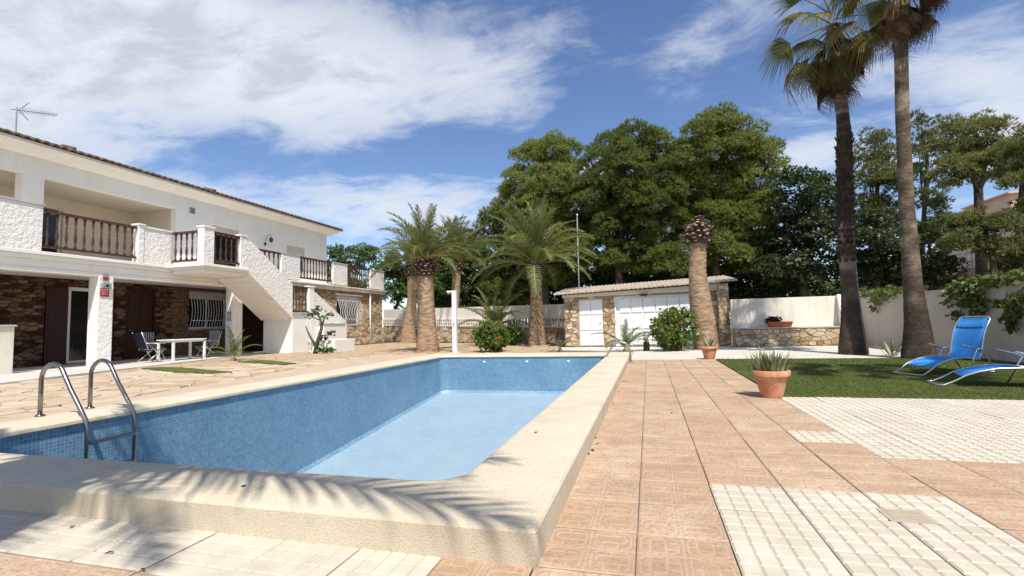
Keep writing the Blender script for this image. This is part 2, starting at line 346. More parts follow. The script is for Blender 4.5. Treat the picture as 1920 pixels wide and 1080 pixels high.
def mosaic():
    m, nt, b = ntree('blue pool mosaic'); q = NB(nt)
    g = q.n('ShaderNodeNewGeometry'); s = .034
    nrm = q.vmath('ABSOLUTE', g.outputs['True Normal']); ns = q.n('ShaderNodeSeparateXYZ'); q.l(nrm, ns.inputs[0])
    cb = q.n('ShaderNodeCombineXYZ'); keep = []
    for i in range(3):
        k = q.math('LESS_THAN', ns.outputs[i], .75); keep.append(k); q.l(k, cb.inputs[i])
    p = q.vmath('MULTIPLY', q.vmath('MULTIPLY', g.outputs['Position'], (1/s,)*3), cb.outputs[0])
    fl = q.vmath('FLOOR', p); fr = q.n('ShaderNodeSeparateXYZ'); q.l(q.vmath('FRACTION', p), fr.inputs[0])
    wn = q.n('ShaderNodeTexWhiteNoise'); wn.noise_dimensions = '3D'; q.l(fl, wn.inputs['Vector'])
    line = None
    for i in range(3):
        e = q.math('MULTIPLY', q.math('GREATER_THAN', q.math('ABSOLUTE', q.math('SUBTRACT', fr.outputs[i], .5)), .445), keep[i])
        line = e if line is None else q.math('MAXIMUM', line, e)
    big = q.noise(1.3, 6, .65)
    f = q.math('ADD', q.math('MULTIPLY', wn.outputs['Value'], .27), q.math('MULTIPLY', big, .73))
    c = q.ramp(f, [(.07, .175, .30), (.108, .235, .37), (.15, .29, .425), (.21, .36, .485)], .25, .75)
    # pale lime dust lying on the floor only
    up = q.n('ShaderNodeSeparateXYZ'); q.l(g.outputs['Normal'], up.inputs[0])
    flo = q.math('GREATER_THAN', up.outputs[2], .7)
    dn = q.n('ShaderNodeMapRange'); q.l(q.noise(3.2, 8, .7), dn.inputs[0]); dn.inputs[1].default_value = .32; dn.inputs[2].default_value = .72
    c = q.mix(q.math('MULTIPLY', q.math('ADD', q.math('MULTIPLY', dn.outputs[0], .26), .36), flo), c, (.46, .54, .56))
    c = q.mix(line, c, (.29, .41, .48))
    q.l(c, b.inputs['Base Color']); b.inputs['Roughness'].default_value = .35; b.inputs['Specular IOR Level'].default_value = .4
    q.l(q.bump(q.math('SUBTRACT', 1.0, line), .4, .002), b.inputs['Normal'])
    return m
MAT['mosaic'] = mosaic()
# ---------------------------------------------------------------- polygons: voronoi pieces
def clip(poly, a, b, c):
    """keep a*x+b*y<=c"""
    out = []; n = len(poly)
    for i in range(n):
        p, q = poly[i], poly[(i+1) % n]; dp = a*p[0]+b*p[1]-c; dq = a*q[0]+b*q[1]-c
        if dp <= 0: out.append(p)
        if (dp < 0 < dq) or (dq < 0 < dp):
            t = dp/(dp-dq); out.append((p[0]+(q[0]-p[0])*t, p[1]+(q[1]-p[1])*t))
    return out
def cells(x0, x1, y0, y1, cw, ch, jit=.8, seed=1, brick=True, inside=None, holes=()):
    """irregular stone shapes filling a rectangle: list of (centre, polygon)"""
    rd = random.Random(seed); nx = max(1, round((x1-x0)/cw)); ny = max(1, round((y1-y0)/ch)); cw = (x1-x0)/nx; ch = (y1-y0)/ny
    S = {}
    for j in range(-2, ny+2):
        for i in range(-2, nx+2):
            if 0 <= j < ny and 0 <= i < nx and rd.random() < .12: continue
            S[(i, j)] = (x0+(i+.5+(.5*(j % 2) if brick else 0)+jit*(rd.random()-.5))*cw, y0+(j+.5+jit*(rd.random()-.5))*ch)
    res = []
    for j in range(-1, ny+1):
        for i in range(-1, nx+1):
            s = S.get((i, j))
            if s is None or (inside and not inside(*s)): continue
            poly = [(s[0]-2*cw, s[1]-2*ch), (s[0]+2*cw, s[1]-2*ch), (s[0]+2*cw, s[1]+2*ch), (s[0]-2*cw, s[1]+2*ch)]
            asp = (cw/ch)**2
            for dj in range(-3, 4):
                for di in range(-3, 4):
                    t = S.get((i+di, j+dj))
                    if t is None or (di == 0 and dj == 0): continue
                    a, b = (t[0]-s[0]), (t[1]-s[1])*asp
                    c = a*(s[0]+t[0])/2+b*(s[1]+t[1])/2
                    poly = clip(poly, a, b, c)
                    if len(poly) < 3: break
                if len(poly) < 3: break
            if len(poly) < 3: continue
            for (a, b, c) in ((-1, 0, -x0), (1, 0, x1), (0, -1, -y0), (0, 1, y1)): poly = clip(poly, a, b, c)
            bad = len(poly) < 3
            for (hx0, hx1, hy0, hy1) in holes:
                if bad: break
                if max(p[0] for p in poly) <= hx0 or min(p[0] for p in poly) >= hx1 or max(p[1] for p in poly) <= hy0 or min(p[1] for p in poly) >= hy1: continue
                d = [(hx0-s[0], (1, 0, hx0)), (s[0]-hx1, (-1, 0, -hx1)), (hy0-s[1], (0, 1, hy0)), (s[1]-hy1, (0, -1, -hy1))]
                best = max(d, key=lambda t: t[0])
                if best[0] < 0: bad = True; break
                poly = clip(poly, *best[1]); bad = len(poly) < 3
            if bad: continue
            ar = abs(sum(poly[k][0]*poly[(k+1) % len(poly)][1]-poly[(k+1) % len(poly)][0]*poly[k][1] for k in range(len(poly))))/2
            if ar < .06*cw*ch: continue
            cx = sum(p[0] for p in poly)/len(poly); cy = sum(p[1] for p in poly)/len(poly)
            res.append(((cx, cy), poly, ar))
    return res
def stone_mb(poly, c, depth, gap, F, inset=.012, mb=None, rd=random):
    """one stone: outline shrunk by the joint, chamfered towards its face; F maps (a,b,d)->xyz"""
    mb = mb or MB(); n = len(poly)
    def shr(g): return [(c[0]+(p[0]-c[0])*max(.3, 1-g/max(.02, math.hypot(p[0]-c[0], p[1]-c[1]))), c[1]+(p[1]-c[1])*max(.3, 1-g/max(.02, math.hypot(p[0]-c[0], p[1]-c[1])))) for p in poly]
    A = shr(gap); B = shr(gap+inset)
    tilt = (rd.uniform(-.25, .25)*depth, rd.uniform(-.25, .25)*depth)
    vs = [F(p[0], p[1], 0) for p in A]+[F(p[0], p[1], depth*.72) for p in A]+[F(p[0], p[1], depth+tilt[0]*(1 if p[0] > c[0] else -1)) for p in B]
    fs = [(i, (i+1) % n, n+(i+1) % n, n+i) for i in range(n)]+[(n+i, n+(i+1) % n, 2*n+(i+1) % n, 2*n+i) for i in range(n)]+[tuple(range(2*n, 3*n))]
    return mb.add(vs, fs)
def stones(parent, res, depth, gap, F, mat, limit=295, key=None, inset=.012, seed=3, flip=False, name='stone'):
    rd = random.Random(seed)
    if key: res = sorted(res, key=key)
    rest = MB(); off = root_loc(parent)
    for i, (c, poly, ar) in enumerate(res):
        ar2 = sum(poly[k][0]*poly[(k+1) % len(poly)][1]-poly[(k+1) % len(poly)][0]*poly[k][1] for k in range(len(poly)))
        if (ar2 < 0) != flip: poly = poly[::-1]
        d = depth*rd.uniform(.6, 1.3)
        if i < limit:
            mb = stone_mb(poly, c, d, gap, F, inset, rd=rd); o3 = Vector(F(c[0], c[1], 0))
            link(name, mb.mesh(name, mat, False, o3), parent, o3-off)
        else: stone_mb(poly, c, d, gap, F, inset, rest, rd)
    if rest.v:
        tag(rest.build(name+'_field', mat, parent), kind='stuff')

# ---------------------------------------------------------------- the ground and the paving
PX0, PX1, PY0, PY1 = -5.66, -1.03, 2.545, 12.9         # pool opening
CX0, CX1, CY0, CY1 = -6.28, -.485, 2.03, 13.85        # outer edge of the coping
COP = .15
def struct(o): return tag(o, kind='structure')
g = MB(); big = 900
hx0, hx1, hy0, hy1 = CX0+.1, CX1-.1, CY0+.1, CY1-.1
for (a, b, c, d) in ((-big, hx0, -big, big), (hx1, big, -big, big), (hx0, hx1, -big, hy0), (hx0, hx1, hy1, big)):
    g.add([(a, c, -.05), (b, c, -.05), (b, d, -.05), (a, d, -.05)], [(0, 1, 2, 3)])
ground = struct(g.build('ground', MAT['ground']))

TP = .405; GX, GY = -.5, 2.045-TP*8
def tile_kind(i, j):
    """i column, j row on the .405 m grid; returns 'p', 'w' or None"""
    x = GX+i*TP; y = GY+j*TP; cx, cy = x+TP/2, y+TP/2
    if cy > 13.0 or cx > 6.7: return None
    if cx < GX and cy > 2.03: return None
    if cy < 2.03 and cx < GX:
        if cy > 1.64: return 'w' if cx < -.9 else 'p'
        return 'p'
    if cx > 1.5 and cy > 6.75: return None
    if .31 < cx < 1.52 and cy < 3.26: return 'w'
    if cx > 1.52: return 'w' if cy > 4.05 else 'p'
    if 1.12 < cx < 1.52 and 4.47 < cy < 4.88: return 'w'
    return 'p'
def pink_mesh(n):
    t = (np.linspace(-.5, .5, n)); X, Y = np.meshgrid(t, t, indexing='ij')
    def rb(x, y, hx, hy, r):
        qx, qy = np.abs(x)-hx+r, np.abs(y)-hy+r
        return np.hypot(np.maximum(qx, 0), np.maximum(qy, 0))+np.minimum(np.maximum(qx, qy), 0)-r
    def gr(d, w=.013): return np.clip(1-(np.abs(d)/w)**2, 0, 1)
    G = np.zeros_like(X)
    for (cx, cy, m) in ((-.25, -.25, 1), (.25, -.25, -1), (-.25, .25, -1), (.25, .25, 1)):
        x, y = (X-cx)*m, Y-cy; ins = (np.abs(X-cx) < .25) & (np.abs(Y-cy) < .25)
        d = rb(x, y, .20, .20, .09); g1 = gr(d)
        d2 = rb(x-.03, y-.02, .12, .085, .075); g2 = gr(d2)*(x > -.06)
        g3 = gr(y-.105)*(x < -.03)*(x > -.2)+gr(y+.065)*(x < -.03)*(x > -.2)+gr(x+.10)*(y < -.065)*(y > -.2)+gr(x-.06)*(y < -.10)*(y > -.2)+gr(x, .010)*(y > .11)*(y < .2)
        g1 = np.maximum(g1, np.clip(g3, 0, 1)); g3 = 0*g1
        G = np.maximum(G, np.where(ins, np.maximum(np.maximum(g1, g2), g3), 0))
    G = np.maximum(G, np.maximum(gr(X), gr(Y)))
    e = np.maximum(np.abs(X), np.abs(Y)); edge = np.clip((e-.475)/.025, 0, 1)
    Z = -.0045*G-.005*edge**2
    s = TP-.007
    vs = [(float(X[i, j]*s), float(Y[i, j]*s), float(Z[i, j])) for i in range(n) for j in range(n)]
    fs = [(i*n+j, (i+1)*n+j, (i+1)*n+j+1, i*n+j+1) for i in range(n-1) for j in range(n-1)]
    mb = MB().add(vs, fs); h = s/2
    mb.add([(-h, -h, -.005), (h, -h, -.005), (h, h, -.005), (-h, h, -.005), (-h, -h, -.03), (h, -h, -.03), (h, h, -.03), (-h, h, -.03)], [(4, 5, 1, 0), (5, 6, 2, 1), (6, 7, 3, 2), (7, 4, 0, 3)])
    me = mb.mesh('pink_tile', MAT['pink'], True); at = me.attributes.new('groove', 'FLOAT', 'POINT')
    at.data.foreach_set('value', [float(g_) for g_ in np.maximum(G, edge*.6).reshape(-1)]+[0.]*8); return me
def white_mesh():
    mb = MB(); s = TP-.006; h = s/2; nx, ny = 5, 4
    mb.mi = 1; mb.box(-h, h, -h, h, -.03, -.006)
    for i in range(nx):
        for j in range(ny):
            x0, x1 = -h+s*i/nx+.0022, -h+s*(i+1)/nx-.0022; y0, y1 = -h+s*j/ny+.0032, -h+s*(j+1)/ny-.0032; b = .0075; mb.mi = 0
            mb.add([(x0, y0, -.0065), (x1, y0, -.0065), (x1, y1, -.0065), (x0, y1, -.0065), (x0+b, y0+b, 0), (x1-b, y0+b, 0), (x1-b, y1-b, 0), (x0+b, y1-b, 0)],
                   [(4, 5, 6, 7), (0, 1, 5, 4), (1, 2, 6, 5), (2, 3, 7, 6), (3, 0, 4, 7)])
    return mb.mesh('cream_tile', [MAT['white_tile'], MAT['tile_groove']])
PM_HI, PM_LO, WM = pink_mesh(66), pink_mesh(34), white_mesh()
mo = MB()
mo.add([(CX1-.05, -3, -.018), (6.82, -3, -.018), (6.82, 13.05, -.018), (CX1-.05, 13.05, -.018)], [(0, 1, 2, 3)])
mo.add([(-8, -3, -.018), (CX1-.05, -3, -.018), (CX1-.05, CY0+.06, -.018), (-8, CY0+.06, -.018)], [(0, 1, 2, 3)])
pav = struct(mo.build('paving', MAT['mortar'])); pav.name = 'paving'
pav_off = root_loc(pav); nt_ = 0
tiles = []
for i in range(-20, 19):
    for j in range(0, 36):
        k = tile_kind(i, j)
        if not k: continue
        c = Vector((GX+(i+.5)*TP, GY+(j+.5)*TP, 0)); d = math.hypot(c.x, c.y)
        q = to_px(c)
        if q is None or not (-260 < q[0] < 2200 and q[1] < 1420): continue
        tiles.append((d, k, c, i, j))
tiles.sort(key=lambda t: t[0])
cnt = {'p': 0, 'w': 0}
for d, k, c, i, j in tiles:
    cnt[k] += 1
    c = c+Vector((random.uniform(-.0015, .0015), random.uniform(-.0015, .0015), random.uniform(-.0018, .0018)))
    if k == 'p':
        me = PM_HI if d < 4.5 else PM_LO; rot = (random.uniform(-.003, .003), random.uniform(-.003, .003), random.choice((0, 0, PI/2, PI)))
    else:
        me = WM; rot = (random.uniform(-.003, .003), random.uniform(-.003, .003), random.choice((0, PI)))
    link('pink_tile' if k == 'p' else 'cream_tile', me, pav, c-pav_off, rot)

# poolside sandy path, flagstones, concrete walk, far paths
def sheet(name, poly, z, mat, thick=.03):
    mb = MB(); mb.prism(poly, 'z', z-thick, z); return struct(mb.build(name, mat))
sheet('poolside_path', [(-8.0, 2.03), (CX0+.02, 2.03), (CX0+.02, CY1+.35), (-3.2, CY1+.35), (-3.2, CY1-.02), (CX1, CY1-.02), (CX1, CY1+.35), (-.5, 16.2), (-9.5, 16.0), (-8.9, 12), (-7.6, 4)], -.006, MAT['sand_path'])
sheet('walkway', [(-19.4, -2), (-11.0, -2), (-12.6, 5), (-13.1, 7.05), (-13.9, 9.75), (-14.8, 13.5), (-15.85, 17.6), (-16.2, 20.2), (-19.4, 20.2)], .03, MAT['concrete'], .08)
sheet('back_path', [(1.54, 13.06), (6.8, 13.06), (6.8, 19.0), (2.2, 19.2), (-3.4, 19.7), (-3.4, 17.9), (-.5, 16.6), (-.48, 13.06)], -.006, MAT['far_path'])
def flag_in(x, y):
    lx = np.interp(y, [3, 7.05, 9.75, 13.5, 17.6, 20, 26], [-12.1, -13.0, -13.8, -14.7, -15.7, -15.9, -15.9])
    rx = np.interp(y, [3, 4.06, 8.2, 12, 16, 16.4, 24], [-7.5, -7.65, -8.4, -9.0, -9.4, -3.6, -3.6])
    return lx < x < rx and y < 30-(x+17.5)*.56-.4
flag = MB(); flag.prism([(-16.1, 2.6), (-7.3, 2.6), (-8.7, 12), (-9.2, 16), (-3.5, 16.3), (-3.5, 21.5), (-16.1, 29)], 'z', -.04, -.02)
flago = struct(flag.build('crazy_paving', MAT['flag_far']))
fc = [c for c in cells(-16.2, -3.4, 2.7, 26, .42, .34, .9, 5, False, flag_in) ]
stones(flago, fc, .022, .016, lambda a, b, d: (a, b, -.02+d), MAT['flag'], 295, lambda r: math.hypot(r[0][0], r[0][1]), .01)

# lawn of artificial turf
LX0, LX1, LY0, LY1 = 1.55, 6.78, 6.93, 13.0
lawn = struct(MB().box(LX0, LX1, LY0, LY1, -.03, .004).build('lawn', MAT['turf']))
def blades(n, x0, x1, y0, y1, h, w):
    p = np.stack([RNG.uniform(x0, x1, n), RNG.uniform(y0, y1, n), np.full(n, .003)], 1)
    a = RNG.uniform(0, 2*PI, n); s = np.stack([np.cos(a), np.sin(a), 0*a], 1)*w/2
    tip = p+np.stack([RNG.normal(0, h*.4, n), RNG.normal(0, h*.4, n), h*RNG.uniform(.6, 1.2, n)], 1)
    return np.stack([p-s, p+s, tip], 1)
BL = np.concatenate([blades(70000, LX0, LX1, LY0, 9.3, .018, .007), blades(45000, LX0, LX1, 9.3, LY1, .020, .011)])
MAT['blade'] = leafmat('turf blade', [(.08, .105, .02), (.125, .155, .038), (.175, .20, .06)], 3, .2, .6, .0)
tag(tri_mesh('grass', BL, MAT['blade']), 'short bright green artificial grass blades of the lawn', 'grass', kind='stuff')

# ---------------------------------------------------------------- the pool
def rrect(x0, x1, y0, y1, r, n=6):
    out = []
    for cx, cy, a0 in ((x1-r, y1-r, 0), (x0+r, y1-r, 90), (x0+r, y0+r, 180), (x1-r, y0+r, 270)):
        out += [(cx+r*math.cos(R(a0+90*k/n)), cy+r*math.sin(R(a0+90*k/n))) for k in range(n+1)]
    return out
def ring(mb, loops):
    n = len(loops[0])
    b = len(mb.v)
    for l in loops: mb.v += l
    for i in range(len(loops)-1):
        for j in range(n):
            mb.f.append((b+i*n+j, b+i*n+(j+1) % n, b+(i+1)*n+(j+1) % n, b+(i+1)*n+j)); mb.m.append(mb.mi)
cp = MB(); rin = .24
def L3(g, z, r): # loop between inner (g=0) and outer (g=1) coping edges
    i = rrect(PX0, PX1, PY0, PY1, rin); o = rrect(CX0, CX1, CY0, CY1, .03)
    if r == 'i': base = rrect(PX0-g, PX1+g, PY0-g, PY1+g, rin+g)
    else: base = rrect(CX0+g, CX1-g, CY0+g, CY1-g, .03)
    return [(p[0], p[1], z) for p in base]
ring(cp, [L3(.03, .085, 'i'), L3(-.02, .085, 'i'), L3(-.03, .10, 'i'), L3(-.024, .128, 'i'), L3(-.005, COP-.008, 'i'), L3(.03, COP, 'i'),
          L3(.03, COP+.001, 'o'), L3(.010, COP-.005, 'o'), L3(.001, COP-.018, 'o'), L3(0, .06, 'o'), L3(.0, -.06, 'o')])
coping = struct(cp.build('pool_coping', MAT['coping'], smooth=True, sharp=28))
# basin: sloping floor
ZS, ZD = -.87, -1.78       # shallow end (far), deep end (near)
bs = MB(); lp = rrect(PX0, PX1, PY0, PY1, rin); n = len(lp)
def zf(y): return ZD+(ZS-ZD)*(y-PY0)/(PY1-PY0)
rr_ = rrect(PX0, PX1, PY0, PY1, rin); r2_ = rrect(PX0+.05, PX1-.05, PY0+.05, PY1-.05, rin)
ring(bs, [[(p[0], p[1], .0855) for p in rr_], [(p[0], p[1], zf(p[1])+.06) for p in rr_], [(p[0], p[1], zf(p[1])) for p in r2_]])
bs.add([(p[0], p[1], zf(p[1])) for p in r2_], [tuple(range(n))])
bs.f = [f[::-1] for f in bs.f[:-1]]+[bs.f[-1]]
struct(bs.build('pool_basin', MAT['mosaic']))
for k, (u, v) in enumerate(((908, 679), (988, 678.5), (1066, 677.5))):
    p = on_y(u, v, PY1); t = thing('pool_inlet', ['white round water inlet in far pool wall near the tall white shower', 'white round water inlet in the middle of the far pool wall', 'white round water inlet in far pool wall near the steel handrail'][k], 'pool inlet', (p.x, PY1, p.z-.05), group='water inlets of the pool')
    q = MB(); q.v = []; q.lathe([(.036, 0), (.036, .006), (.02, .012), (.01, .014)], 14); me = q.mesh('flange', MAT['white_paint'], True)
    link('flange', me, t, (0, -.002, .05), (R(90), 0, 0))
    q = MB().lathe([(.012, .012), (.012, .022), (.008, .024)], 10); link('nozzle', q.mesh('nozzle', MAT['white_paint'], True), t, (0, -.002, .05), (R(90), 0, 0))
# ladder at the deep end
def arc(c, r, a0, a1, n, f): return [f(c[0]+r*math.cos(R(a0+(a1-a0)*k/n)), c[1]+r*math.sin(R(a0+(a1-a0)*k/n))) for k in range(n+1)]
ld = thing('pool_ladder', 'two curved steel ladder rails with rungs at the deep end of the pool', 'pool ladder', (-6.22, 3.96, COP))
for yy in (3.72, 4.20):
    f = lambda a, b: (a, yy, b)
    pts = [f(-6.22, COP-.02), f(-6.22, .45)]+arc((-6.05, .53), .17, 180, 38, 8, f)+[f(-5.79, .44), f(-5.66, .27)]+[f(-5.56, .13), f(-5.535, .05), f(-5.53, -.1), f(-5.53, -1.05)]
    rail = MB().tube(pts, .0215, 12).build('rail', MAT['steel'], ld, True)
    MB().lathe([(.045, 0), (.045, .012), (.03, .02)], 14, (-6.22, yy, COP+.002)).build('base_flange', MAT['steel'], rail, True)
for z in (-.10, -.40, -.70, -.98):
    MB().box(-5.575, -5.49, 3.73, 4.19, z-.015, z+.015).build('tread', MAT['steel'], ld, bevel=.006)
hr = thing('pool_handrail', 'small steel handrail arching over the coping at the shallow end of the pool', 'handrail', (-.75, 12.1, 0))
pts = [(-1.12, 12.0, -.32), (-1.09, 12.0, .03), (-.9, 12.0, .33), (-.78, 12.0, .46), (-.66, 12.0, .50), (-.54, 12.0, .46), (-.46, 12.0, .34), (-.44, 12.0, .0)]
MB().tube(pts, .022, 10).build('rail', MAT['grey_metal'], hr, True)
pts = [(p[0], 12.5 if p[0] > -1 else 12.0, p[2]) for p in pts]
MB().lathe([(.05, 0), (.05, .012), (.03, .02)], 12, (-.44, 12.0, -.002)).build('base_flange', MAT['steel'], hr, True)
# round skimmer lid let into the coping
p = Vector((-2.16, 2.24, COP))
lid = thing('skimmer_lid', 'round cream lid set into the front coping of the pool', 'skimmer lid', (p.x, p.y, COP))
MB().lathe([(.105, 0), (.105, .003), (.098, .0045), (.09, .002), (.04, .003)], 28, (p.x, p.y, COP+.001)).build('cover', MAT['coping'], lid, True)
MB().lathe([(.012, .004), (.012, .007)], 10, (p.x, p.y, COP+.001)).build('screw', MAT['dark_metal'], lid)
# drain grate in the cream tiles
p = on_z(1700, 968)
dr = thing('floor_drain', 'small weathered square drain cover set in the cream paving tiles', 'drain', (p.x, p.y, 0))
MB().box(p.x-.10, p.x+.10, p.y-.085, p.y+.085, -.002, .0035).build('frame', MAT['tile_groove'], dr)
for k in range(7): MB().box(p.x-.08, p.x+.08, p.y-.07+k*.021, p.y-.06+k*.021, .0038, .0065).build('slat', MAT['tile_groove'], dr)
# ---------------------------------------------------------------- the villa
def holed(mb, axis, t0, t1, a0, a1, z0, z1, holes=()):
    A = sorted({a0, a1, *[h[0] for h in holes], *[h[1] for h in holes]}); A = [a for a in A if a0 <= a <= a1]
    for i in range(len(A)-1):
        m = (A[i]+A[i+1])/2; cur = z0
        for h in sorted([h for h in holes if h[0] < m < h[1]], key=lambda h: h[2]):
            if h[2] > cur+1e-4: _hb(mb, axis, t0, t1, A[i], A[i+1], cur, h[2])
            cur = h[3]
        if z1 > cur+1e-4: _hb(mb, axis, t0, t1, A[i], A[i+1], cur, z1)
def _hb(mb, axis, t0, t1, a, b, z0, z1):
    if axis == 'x': mb.box(t0, t1, a, b, z0, z1)
    else: mb.box(a, b, t0, t1, z0, z1)
villa = thing('villa', 'long white two storey villa with brown balustrades, stone porch and outside stairs', 'house', (-17, 15, 0))
XF, XR, XU = -16.0, -18.6, -18.0
# recessed porch wall of rust brown stone
H_slide, H_door, H_win = (11.78, 13.25, .05, 2.6), (13.68, 14.75, .05, 2.58), (16.25, 18.2, 1.13, 2.74)
pw = MB(); holed(pw, 'x', XR-.3, XR, 4, 20.2, 0, 2.86, (H_slide, H_door, H_win))
pwo = pw.build('porch_wall', MAT['mortar_dark'], villa)
stones(pwo, [c for c in cells(6.4, 20.1, .03, 2.84, .25, .11, .8, 11, True, None, (H_slide, H_door, H_win, (11.12, 11.76, 0, 2.6)))], .035, .016, lambda a, b, d: (XR+d, a, b), MAT['stone_dark'], 295, lambda r: abs(r[0][0]-12.5), .012, 4)
sd = MB(); sd.box(XR-.18, XR-.06, 11.78, 11.9, .05, 2.6); sd.box(XR-.18, XR-.06, 13.13, 13.25, .05, 2.6); sd.box(XR-.18, XR-.06, 11.9, 13.13, 2.48, 2.6); sd.box(XR-.18, XR-.06, 11.9, 13.13, .05, .13)
sdo = sd.build('sliding_door', MAT['white_paint'], villa)
MB().box(XR-.14, XR-.12, 11.9, 12.52, .13, 2.48).build('pane', MAT['dark_glass'], sdo); MB().box(XR-.11, XR-.09, 12.5, 13.13, .13, 2.48).build('pane', MAT['dark_glass'], sdo)
MB().box(XR-.12, XR-.07, 12.48, 12.54, .13, 2.48).build('stile', MAT['white_paint'], sdo)
bd = MB(); bd.box(XR-.14, XR-.06, 13.68, 14.75, .05, 2.58); bdo = bd.build('house_door', MAT['door_wood'], villa)
for (z0, z1) in ((.2, 1.25), (1.4, 2.45)):
    for (a, b) in ((13.78, 14.18), (14.25, 14.65)): MB().box(XR-.065, XR-.035, a, b, z0, z1).build('panel', MAT['door_wood'], bdo, bevel=.012)
MB().box(XR-.06, XR-.02, 13.62, 13.70, .03, 2.64).build('jamb', MAT['door_wood'], bdo); MB().box(XR-.06, XR-.02, 14.73, 14.81, .03, 2.64).build('jamb', MAT['door_wood'], bdo)
MB().tube([(XR-.04, 13.8, 1.1), (XR+.01, 13.8, 1.1), (XR+.01, 13.92, 1.1)], .012, 6).build('handle', MAT['grey_metal'], bdo)
fs_ = MB(); fs_.box(XR+.01, XR+.06, 11.13, 11.75, .05, 2.55); fso = fs_.build('door_shutter', MAT['door_wood'], villa)
for k in range(22): MB().box(XR+.061, XR+.078, 11.19, 11.69, .2+k*.102, .26+k*.102).build('slat', MAT['door_wood'], fso)
def grille_window(name, x, y0, y1, z0, z1, dark, barn, belly, shutter=.25):
    w = MB(); w.box(x-.22, x-.12, y0, y0+.06, z0, z1); w.box(x-.22, x-.12, y1-.06, y1, z0, z1); w.box(x-.22, x-.12, y0+.06, y1-.06, z1-.06, z1); w.box(x-.22, x-.12, y0+.06, y1-.06, z0, z0+.06); w.box(x-.2, x-.14, (y0+y1)/2-.03, (y0+y1)/2+.03, z0+.06, z1-.06)
    wo = w.build(name, MAT['white_paint'], villa)
    MB().box(x-.18, x-.16, y0+.06, (y0+y1)/2-.03, z0+.06, z1-.06).build('pane', MAT['dark_glass'], wo); MB().box(x-.18, x-.16, (y0+y1)/2+.03, y1-.06, z0+.06, z1-.06).build('pane', MAT['dark_glass'], wo)
    if shutter: MB().box(x-.115, x-.09, y0+.01, y1-.01, z1-shutter, z1-.002).build('roller_shutter', MAT['shutter'], wo)
    MB().box(x-.2, x+.05, y0-.03, y1+.03, z0-.045, z0-.002).build('sill', MAT['cap'], wo)
    for k in range(barn):
        a = y0+.04+(y1-y0-.08)*k/(barn-1); h = z1-z0
        pts = [(x+.03, a, z1-.08)]+[(x+.04+belly*math.sin(PI*min(1, t*1.05))**1.3*(.35+.65*t), a, z1-.08-(h-.1)*t) for t in np.linspace(.08, 1, 11)]
        MB().tube(pts, .012, 5).build('bar', MAT['white_paint'], wo, True)
    for zz in (z1-.1, z0+.34, z0+.04):
        off = .05+(belly*.93 if abs(zz-z0-.34) < .01 else 0)
        MB().box(x+off-.02 if off > .1 else x+.02, x+off+.008, y0-.01, y1+.01, zz-.012, zz+.012).build('cross_bar', MAT['white_paint'], wo)
    return wo
grille_window('window', XR, *H_win, True, 15, .16, .35)
# columns, low wall
for (a, b, x0) in ((10.93, 11.36, -16.42), (15.93, 16.42, -16.36), (5.6, 6.05, -16.42)):
    MB().box(x0, XF, a, b, .0, 2.86).build('column', MAT['rough_plaster'], villa, bevel=.015)
lw = MB().box(-16.22, -16.02, 6.05, 8.94, 0, 1.25).build('low_wall', MAT['cream_plaster'], villa, bevel=.01); MB().box(-16.26, -15.98, 6.05, 8.97, 1.252, 1.30).build('wall_cap', MAT['cap'], lw)
# slab with its stepped edge
sl_ = MB(); sl_.box(-18.9, -16.02, 4, 20.2, 2.86, 3.08); sl_.box(-18.9, -15.93, 4, 19.0, 3.083, 3.2); sl_.box(-18.9, -15.88, 4, 18.2, 3.203, 3.3)
sl_.box(-16.3, -16.005, 4, 18.5, 2.74, 2.858)
slo = sl_.build('floor_slab', MAT['plaster'], villa, bevel=.012)
fl_ = MB(); fl_.box(-25, -15.86, 19.0, 27.55, 3.0, 3.17); fl_.box(-25, -15.80, 18.95, 27.6, 3.173, 3.24); fl_.build('roof_terrace', MAT['cream_plaster'], villa, bevel=.012)
ln_ = MB(); ln_.box(-15.88, -14.5, 13.22, 14.96, 3.02, 3.14); ln_.box(-15.88, -14.42, 13.12, 14.98, 3.143, 3.21); ln_.box(-15.88, -14.36, 13.05, 15.0, 3.213, 3.31); ln_.build('stair_landing', MAT['plaster'], villa, bevel=.012)
# far ground floor facade of golden stone
H_fw = (22.78, 24.95, 1.14, 2.76)
fw_ = MB(); holed(fw_, 'x', -16.4, -16.06, 18.92, 27.42, 0, 2.998, (H_fw,)); MB().box(-25, -16.06, 18.6, 18.918, 0, 2.998).build('porch_end_wall', MAT['mortar_dark'], villa); fw_.box(-25, -16.4, 27.1, 27.42, 0, 2.998)
fwo = fw_.build('facade_wall', MAT['mortar_light'], villa)
stones(fwo, cells(18.95, 27.4, .02, 2.98, .30, .21, .85, 21, True, None, (H_fw,)), .05, .016, lambda a, b, d: (-16.06+d, a, b), MAT['stone'], 290, None, .016, 6)
grille_window('window', -16.06, *H_fw, False, 14, .30, .3)
MB().box(-16.05, -15.93, 22.6, 25.1, 2.77, 2.84).build('window_hood', MAT['plaster'], villa)
MB().tube([(-15.93, 25.9, .02), (-15.93, 25.9, 2.99)], .045, 8).build('downpipe', MAT['white_paint'], villa, True)
